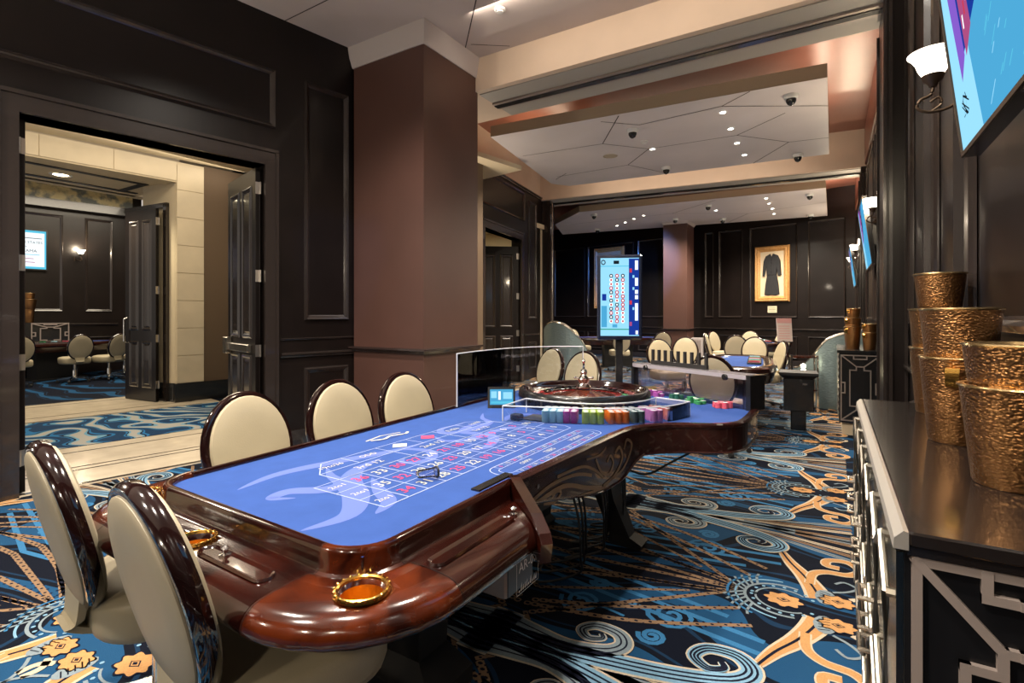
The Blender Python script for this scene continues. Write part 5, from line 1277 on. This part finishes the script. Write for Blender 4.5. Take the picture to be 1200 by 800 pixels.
def sconce(x, y, z, dirx, label, group, power=14, wallx=None, ang=0):
    """bell glass shade on a scrolled bronze arm; wall lies at +x*dirx"""
    t = thing('wall_sconce', label, 'wall lamp', (x, y, z), ang, group); w_ = wallx
    a = MB(); a.lathe([(.025, -.02), (.038, .0), (.054, .03), (.064, .06), (.080, .085), (.094, .10), (.089, .10), (.075, .085), (.059, .06), (.048, .03), (.025, .0)], n=28); a.build('glass_shade', 'glassshade', t)
    a = MB(); a.lathe([(.0, -.055), (.014, -.05), (.02, -.035), (.036, -.022), (.044, .0), (.030, -.005)], n=16)
    a.build('shade_cup', 'bronze', t)
    sp = [(0, 0, -.055), (-.01 * dirx, 0, -.085), (-.045 * dirx, 0, -.10), (-.055 * dirx, 0, -.135), (-.01 * dirx, 0, -.16), (.06 * dirx, 0, -.15), (w_ * dirx, 0, -.10)]
    a = MB(); a.tube(smooth_path(sp, 5), .007, 8); a.tube(smooth_path([(-.01 * dirx, 0, -.16), (.03 * dirx, 0, -.13), (.02 * dirx, 0, -.10), (-.01 * dirx, 0, -.115)], 4), .005, 6); a.build('scroll_arm', 'bronze', t)
    a = MB(); a.loft([[((w_ + .0) * dirx, .045 * cos(q), -.10 + .09 * sin(q)) for q in [2 * PI * k / 20 for k in range(20)]], [((w_ - .012) * dirx, .04 * cos(q), -.10 + .08 * sin(q)) for q in [2 * PI * k / 20 for k in range(20)]]], caps=True); a.build('wall_plate', 'bronze', t)
    o = light('POINT', 'sconce_and_fill_lamp', (x, y, z + .16), power, (1, .82, .58), .05)
    return t
sconce(.38, 2.96, 2.42, 1, 'lit bell-glass wall sconce beside the tilted television in the near right corner', 'wall sconces on the right wall', 16, .115)
sconce(.37, 6.85, 2.52, 1, 'lit glass wall sconce just beyond the near wall pilaster', 'wall sconces on the right wall', 34, .125)
sconce(.36, 11.9, 2.60, 1, 'lit glass wall sconce, third along the right wall beneath the far ceiling cloud', 'wall sconces on the right wall', 45, .135)
sconce(.36, 14.4, 2.60, 1, 'smallest lit glass sconce on the right wall beside the back corner', 'wall sconces on the right wall', 45, .135)

# ================================================================== FRAMED DRESSES ON THE BACK WALL
P, d, n, L = F1
def wpt(u, z_, o): return (P[0] + d[0] * u + n[0] * o, P[1] + d[1] * u + n[1] * o, z_)
def framed(u0, u1, z0, z1, label):
    t = thing('picture_frame', label, 'framed display', wpt((u0 + u1) / 2, z0, .02))
    def rg_(i, o): return [wpt(u0 + i, z0 + i, o), wpt(u1 - i, z0 + i, o), wpt(u1 - i, z1 - i, o), wpt(u0 + i, z1 - i, o)]
    a = MB(); a.loft([rg_(0, .0), rg_(0, .05), rg_(.03, .09), rg_(.06, .07), rg_(.09, .085), rg_(.13, .045), rg_(.15, .03)]); a.build('gilt_moulding', 'orn', t, world=True)
    a = MB(); a.slab(P, d, n, u0 + .12, u1 - .12, z0 + .12, z1 - .12, .01, .03); a.build('backing_board', 'matboard', t, world=True)
    c_ = (u0 + u1) / 2; hh = z1 - z0; s_ = hh / 1.53
    def gar(pts, name, o1=.07):
        a = MB(); N2 = len(pts); fr0 = [wpt(c_ + x * s_, z0 + zz * s_, .03) for x, zz in pts]; fr1 = [wpt(c_ + x * s_ * .92, z0 + hh / 2 + (zz * s_ - hh / 2) * .985, o1) for x, zz in pts]
        a.add(fr0 + fr1, [tuple(range(N2, 2 * N2))] + [(i, (i + 1) % N2, N2 + (i + 1) % N2, N2 + i) for i in range(N2)]); a.build(name, 'cloth', t, world=True)
    gar([(-.04, 1.32), (-.16, 1.26), (-.22, 1.12), (-.25, .72), (-.18, .70), (-.14, .98), (-.13, .74), (.13, .74), (.14, .98), (.18, .70), (.25, .72), (.22, 1.12), (.16, 1.26), (.04, 1.32), (0, 1.22)], 'jacket', .08)
    gar([(-.12, .78), (-.17, .50), (-.20, .20), (-.10, .17), (0, .19), (.10, .17), (.20, .20), (.17, .50), (.12, .78)], 'skirt', .065)
    a = MB()
    for k in range(5): a.add([wpt(c_ + .012 * cos(q), z0 + (1.15 - .085 * k) * s_ + .012 * sin(q), .084) for q in [PI / 3 * i for i in range(6)]], [tuple(range(6))])
    a.build('button', 'chrome', t, world=True, fix=False)
    return t
framed(uof(-1.86, 16.07), uof(-.98, 15.87), 1.74, 3.27, 'gilt-framed black jacket and skirt on the back wall right of the far column')
framed(uof(-7.20, 17.3), uof(-6.02, 17.0), 1.60, 3.72, 'gilt-framed black garment on the back wall, partly behind the results screen')
a = MB(); a.slab(P, d, n, uof(-1.53, 16.0), uof(-1.30, 15.95), 1.44, 1.62, 0, .02)
for k in range(3): a.slab(P, d, n, uof(-1.50, 16.0), uof(-1.33, 15.95), 1.48 + .04 * k, 1.49 + .04 * k, .02, .021, 1)
solow(a, 'wall_plaque', ['plaque', 'joint'], (-1.42, 15.97, 1.44), 'small pale plaque on the back wall under the framed black suit', 'plaque')

# ================================================================== THE TABLES AND CHAIRS BEYOND
def game_table(name, cx, cy, ang, lx, ly, label):
    t = thing(name, label, 'table', (cx, cy, 0), ang)
    def ov(sx, sy, z_, k=.55): return [((abs(cos(q)) ** k) * math.copysign(1, cos(q)) * sx, (abs(sin(q)) ** k) * math.copysign(1, sin(q)) * sy, z_) for q in [2 * PI * i / 40 for i in range(40)]]
    a = MB(); a.loft([ov(lx, ly, .70), ov(lx + .02, ly + .02, .73), ov(lx + .01, ly + .01, .77), ov(lx - .04, ly - .04, .795), ov(lx - .12, ly - .12, .785), ov(lx - .14, ly - .14, .775)], smooth=True); a.build('rail', 'rail', t)
    a = MB(); a.add(ov(lx - .13, ly - .13, .777), [tuple(range(40))]); a.build('felt_surface', 'felt', t, fix=False)
    a = MB(); a.loft([ov(lx - .03, ly - .03, .60), ov(lx, ly, .705)], caps=True); a.build('apron', 'apron', t)
    a = MB(); a.box(-lx * .35, lx * .35, -ly * .3, ly * .3, .03, .61); a.box(-lx * .5, lx * .5, -ly * .4, ly * .4, 0, .03); a.build('pedestal', 'blackm', t)
    a = MB(); a.bbox(lx * .25, lx * .62, -ly * .45, ly * .45, .779, .80, .005); a.build('chip_tray', 'black', t)
    for k in range(6): a = MB(); yy = -ly * .4 + ly * .8 * k / 5; a.box(lx * .29, lx * .58, yy - .018, yy + .018, .80, .818); a.build('chip_row', ('chip_pink red', 'chip_green', 'chip_light blue')[k % 3], t)
    ribm = MB(); P_ = [(lx * .02 * 1 + -lx * .35 + .12 * cos(q), ly * .6 * sin(q)) for q in [PI / 2 + PI * k / 14 for k in range(15)]]; ribbon(ribm, P_, .02, .7782); ribm.build('felt_print', 'feltnum', t, fix=False)
    return t
game_table('card_table', -1.02, 7.15, R(6), .42, 1.02, 'dark-railed blue felt table behind the acrylic rack, nearest of those beyond')
game_table('card_table', -1.50, 12.7, R(14), .50, .9, 'blue felt table in front of the back wall below the framed suit')
game_table('card_table', -4.9, 13.3, R(-58), .50, 1.25, 'long dark table before the back wall left of the far column')
game_table('card_table', -14.25, 4.35, R(8), .55, 1.25, 'polished red-brown table in the room beyond the corridor')
G = 'chairs around the tables beyond'
for x, y, fa, lb in ((-2.37, 8.36, -50, 'cream oval-back chair turned away behind the left end of the black card rack'),
                     (-2.21, 9.39, -80, 'cream oval-back chair in front of the base of the far brown column'),
                     (-.98, 5.25, 88, 'large cream oval-back chair behind the acrylic rack, beside a glint of light'),
                     (-2.35, 12.0, 5, 'narrow cream chair seen edge-on, leftmost at the table under the framed suit'),
                     (-2.45, 13.3, -25, 'cream chair with curved seat behind the edge-on one, near the back wall'),
                     (-1.62, 11.0, 100, 'cream oval-back chair turned to the left at the table under the framed suit'),
                     (-1.75, 14.1, -90, 'cream round-topped chair behind the far blue table, against the back wall'),
                     (-1.18, 10.1, -92, 'cream round-topped chair behind the middle blue table'),
                     (-.66, 8.65, 205, 'cream chair seen from the side at the right end of the middle blue table'),
                     (-1.03, 14.2, -120, 'chair partly hidden by the pink and white card stand'),
                     (-7.0, 14.3, -40, 'cream chair, left of the pair below the gilt frame behind the screen'),
                     (-6.35, 13.7, -20, 'cream chair, right of the pair left of the results screen'),
                     (-4.35, 12.1, 120, 'cream chair under the lower edge of the results screen'),
                     (-3.45, 12.4, 120, 'cream chair just right of the results screen pole'),
                     (-2.78, 5.35, -112, 'cream chair seen through the clear wheel screen, left of two'),
                     (-2.22, 5.0, -100, 'cream chair seen through the clear wheel screen, right of two')):
    chair(x, y, R(fa), lb, G)
G = 'chairs in the room beyond the corridor'
for x, y, fa, lb in ((-12.95, 4.38, 180, 'cream round-backed chair in the middle of the room beyond the corridor'),
                     (-12.9, 5.02, 195, 'cream round-backed chair right of the middle one beyond the corridor'),
                     (-13.4, 5.60, 225, 'cream chair half hidden by the open door beyond the corridor'),
                     (-12.9, 3.45, 180, 'cream chair cut by the left door jamb beyond the corridor'),
                     (-15.0, 3.35, -5, 'cream chair on the far side of the table beyond the corridor')):
    chair(x, y, R(fa), lb, G)
# curved hammered-metal partitions
def partition(name, pts, label):
    P_ = smooth_path([(p[0], p[1]) for p in pts], 6); H2 = smooth_path([(p[2], 0) for p in pts], 6); th = .05
    n2 = normals2(P_); t = thing(name, label, 'screen partition', (pts[len(pts) // 2][0], pts[len(pts) // 2][1], 0))
    a = MB(); rings = []
    for p_, q, hh in zip(P_, n2, H2): rings.append([(p_[0] + q[0] * th / 2, p_[1] + q[1] * th / 2, 0), (p_[0] + q[0] * th / 2, p_[1] + q[1] * th / 2, hh[0]), (p_[0] - q[0] * th / 2, p_[1] - q[1] * th / 2, hh[0]), (p_[0] - q[0] * th / 2, p_[1] - q[1] * th / 2, 0)])
    a.loft(rings, caps=True, smooth=False); a.build('metal_sheet', 'teal', t, world=True)
    a = MB(); a.tube([(p_[0], p_[1], hh[0] + .004) for p_, hh in zip(P_, H2)], .028, 8); a.build('cap_rail', 'silver', t, world=True); return t
partition('curved_partition', [(-.52, 9.6, .50), (-.42, 9.15, .56), (-.25, 8.92, .74), (-.08, 8.85, .98), (.12, 8.85, 1.08), (.36, 8.88, 1.14)], 'curved teal hammered metal partition rising towards the far cabinet')
partition('curved_partition', [(-4.2, 7.9, 1.0), (-4.08, 7.7, 1.16), (-3.85, 7.55, 1.24), (-3.62, 7.52, 1.18), (-3.45, 7.6, 1.0), (-3.38, 7.75, .8)], 'curved grey-blue metal partition seen behind the wheel guard screen')
# black waste podium
t = thing('waste_bin_stand', 'square black bin stand on a short black foot beside the blue table', 'bin', (-.35, 7.05, 0), R(4))
a = MB(); a.bbox(-.08, .08, -.08, .08, 0, .25, .01); a.build('foot', 'black', t)
a = MB(); a.bbox(-.155, .155, -.155, .155, .24, .62, .008); a.build('box', 'black', t)
a = MB(); a.loft([[(-.15, -.15, .62), (.15, -.15, .62), (.15, .15, .62), (-.15, .15, .62)], [(-.20, -.20, .66), (.20, -.20, .66), (.20, .20, .66), (-.20, .20, .66)], [(-.20, -.20, .69), (.20, -.20, .69), (.20, .20, .69), (-.20, .20, .69)]], caps=True); a.build('top', 'blackm', t)
a = MB(); a.box(.04, .09, -.16, -.154, .55, .57); a.build('badge', 'chrome', t)
# card sign and bottles shelf on the far table
t = thing('card_stand', 'upright pink and white rule card on the far blue table', 'sign', (-.84, 12.1, .80), R(28))
a = MB(); a.loft([[(-.15, -.01, .02), (.15, -.01, .02), (.15, .01, .02), (-.15, .01, .02)], [(-.15, .05, .50), (.15, .05, .50), (.15, .07, .50), (-.15, .07, .50)]], caps=True); a.build('card', 'cardpink', t)
a = MB(); f3 = lambda x, z_: (x, -.013 + .06 * (z_ - .02) / .48, z_)
a.quad(f3(-.15, .40), f3(.15, .40), f3(.15, .50), f3(-.15, .50)); 
for k in range(6): a.quad(f3(-.12, .08 + .05 * k), f3(.10, .08 + .05 * k), f3(.10, .095 + .05 * k), f3(-.12, .095 + .05 * k))
a.build('red_print', 'cardred', t, fix=False)
a = MB(); a.box(-.12, .12, -.08, .10, 0, .02); a.build('base', 'black', t)
# drinks trolley glint beside the podium
t = thing('chip_trolley', 'small dark shelf stand holding chips and a lit lamp right of the blue table', 'shelf', (-.36, 8.5, 0), R(10))
for zz in (.30, .55, .76): a = MB(); a.box(-.17, .17, -.14, .14, zz, zz + .02); a.build('shelf', 'burl', t)
a = MB()
for sx in (-1, 1):
    for sy in (-1, 1): a.box(sx * .16 - .012, sx * .16 + .012, sy * .13 - .012, sy * .13 + .012, 0, .80)
a.build('frame', 'chrome', t)
solo(MB().lathe([(0, 0), (.03, 0), (.03, .01), (.012, .03), (.03, .05), (.034, .08), (.0, .10)], n=14), 'candle_lamp', 'lampw', (-.36, 8.5, .571), 'tiny lit amber lamp on the middle shelf of the dark stand', 'lamp')
solo(MB().lathe([(0, 0), (.02, 0), (.02, .01), (.008, .02), (.022, .035), (.0, .055)], n=14), 'candle_lamp', 'lampw', (-1.20, 6.25, .782), 'small bright lamp glinting above the right slots of the black card rack', 'lamp')
# white slatted heater by the far column
t = thing('floor_radiator', 'pale upright slatted box standing at the right foot of the far column', 'radiator', (-3.12, 14.6, 0))
a = MB(); a.bbox(-.14, .14, -.10, .10, 0, .76, .01); a.build('case', 'crown', t)
for k in range(7): a = MB(); a.box(-.11 + .034 * k, -.095 + .034 * k, -.112, -.10, .08, .70); a.build('slat', 'silverp', t)

# ---- things in the room beyond the corridor
P, d, n, L = H1
t = thing('wall_television', 'lit television with pale notice on the panelled wall beyond the corridor', 'television', (-15.6, 3.5, 2.4))
a = MB(); a.slab(P, d, n, 2.60, 3.62, 2.38, 3.30, .03, .08); a.build('case', 'black', t, world=True)
a = MB(); a.slab(P, d, n, 2.63, 3.59, 2.41, 3.27, .08, .082, 6); a.slab(P, d, n, 2.63, 2.90, 2.41, 3.27, .082, .083, 8); a.slab(P, d, n, 2.70, 2.88, 2.5, 2.95, .083, .084, 10)
a.slab(P, d, n, 2.94, 3.56, 2.46, 3.22, .082, .083, 2)
def w2(u, z_, o): return (P[0] + d[0] * u + n[0] * o, P[1] + d[1] * u + n[1] * o, z_)
for s_, zz, sz in (('UNITED STATES', 3.00, .078), ('v', 2.91, .07), ('PANAMA', 2.81, .09)):
    text_into(a, s_, w2(3.25, zz, .086), sz, (d[0], d[1], 0), (0, 0, 1), 4 if zz > 2.7 else 3)
for u0, u1, zz, mm in ((2.98, 3.52, 3.09, 4), (3.02, 3.48, 2.72, 6), (3.12, 3.38, 2.63, 9), (3.10, 3.40, 2.55, 9)): a.slab(P, d, n, u0, u1, zz, zz + .015, .083, .084, mm)
a.build('screen', SM + ['s_orange'], t, world=True, fix=False)
t = sconce(-15.05, 5.1, 2.80, -1, 'lit round-glass sconce right of the television beyond the corridor', 'sconce beyond the corridor', 16, .28)
t = thing('side_stand', 'low cabinet with silver crossed frame behind the chairs beyond the corridor', 'cabinet', (-15.3, 3.8, 0))
a = MB(); a.slab(P, d, n, 2.7, 3.95, .05, 1.20, .1, .4); a.build('carcass', 'black', t, world=True)
a = MB(); fret(a, 3.30, 3.93, .70, 1.18, 0, .02, .022, f=lambda a_, b_, o: w2(a_, b_, .4 + o)); 
a.build('fretwork', 'silverp', t, world=True)
for k, (z_, r_, h_) in enumerate(((1.201, .10, .40), (1.50, .13, .22), (1.66, .10, .20))):
    bucket(w2(3.28, 0, .25)[0], w2(3.28, 0, .25)[1], z_, r_, h_, 'gold bucket %s of the pile beyond the corridor' % ('at the bottom', 'in the middle', 'at the top')[k], 'gold buckets beyond the corridor')
# crates of low white lights on the threshold
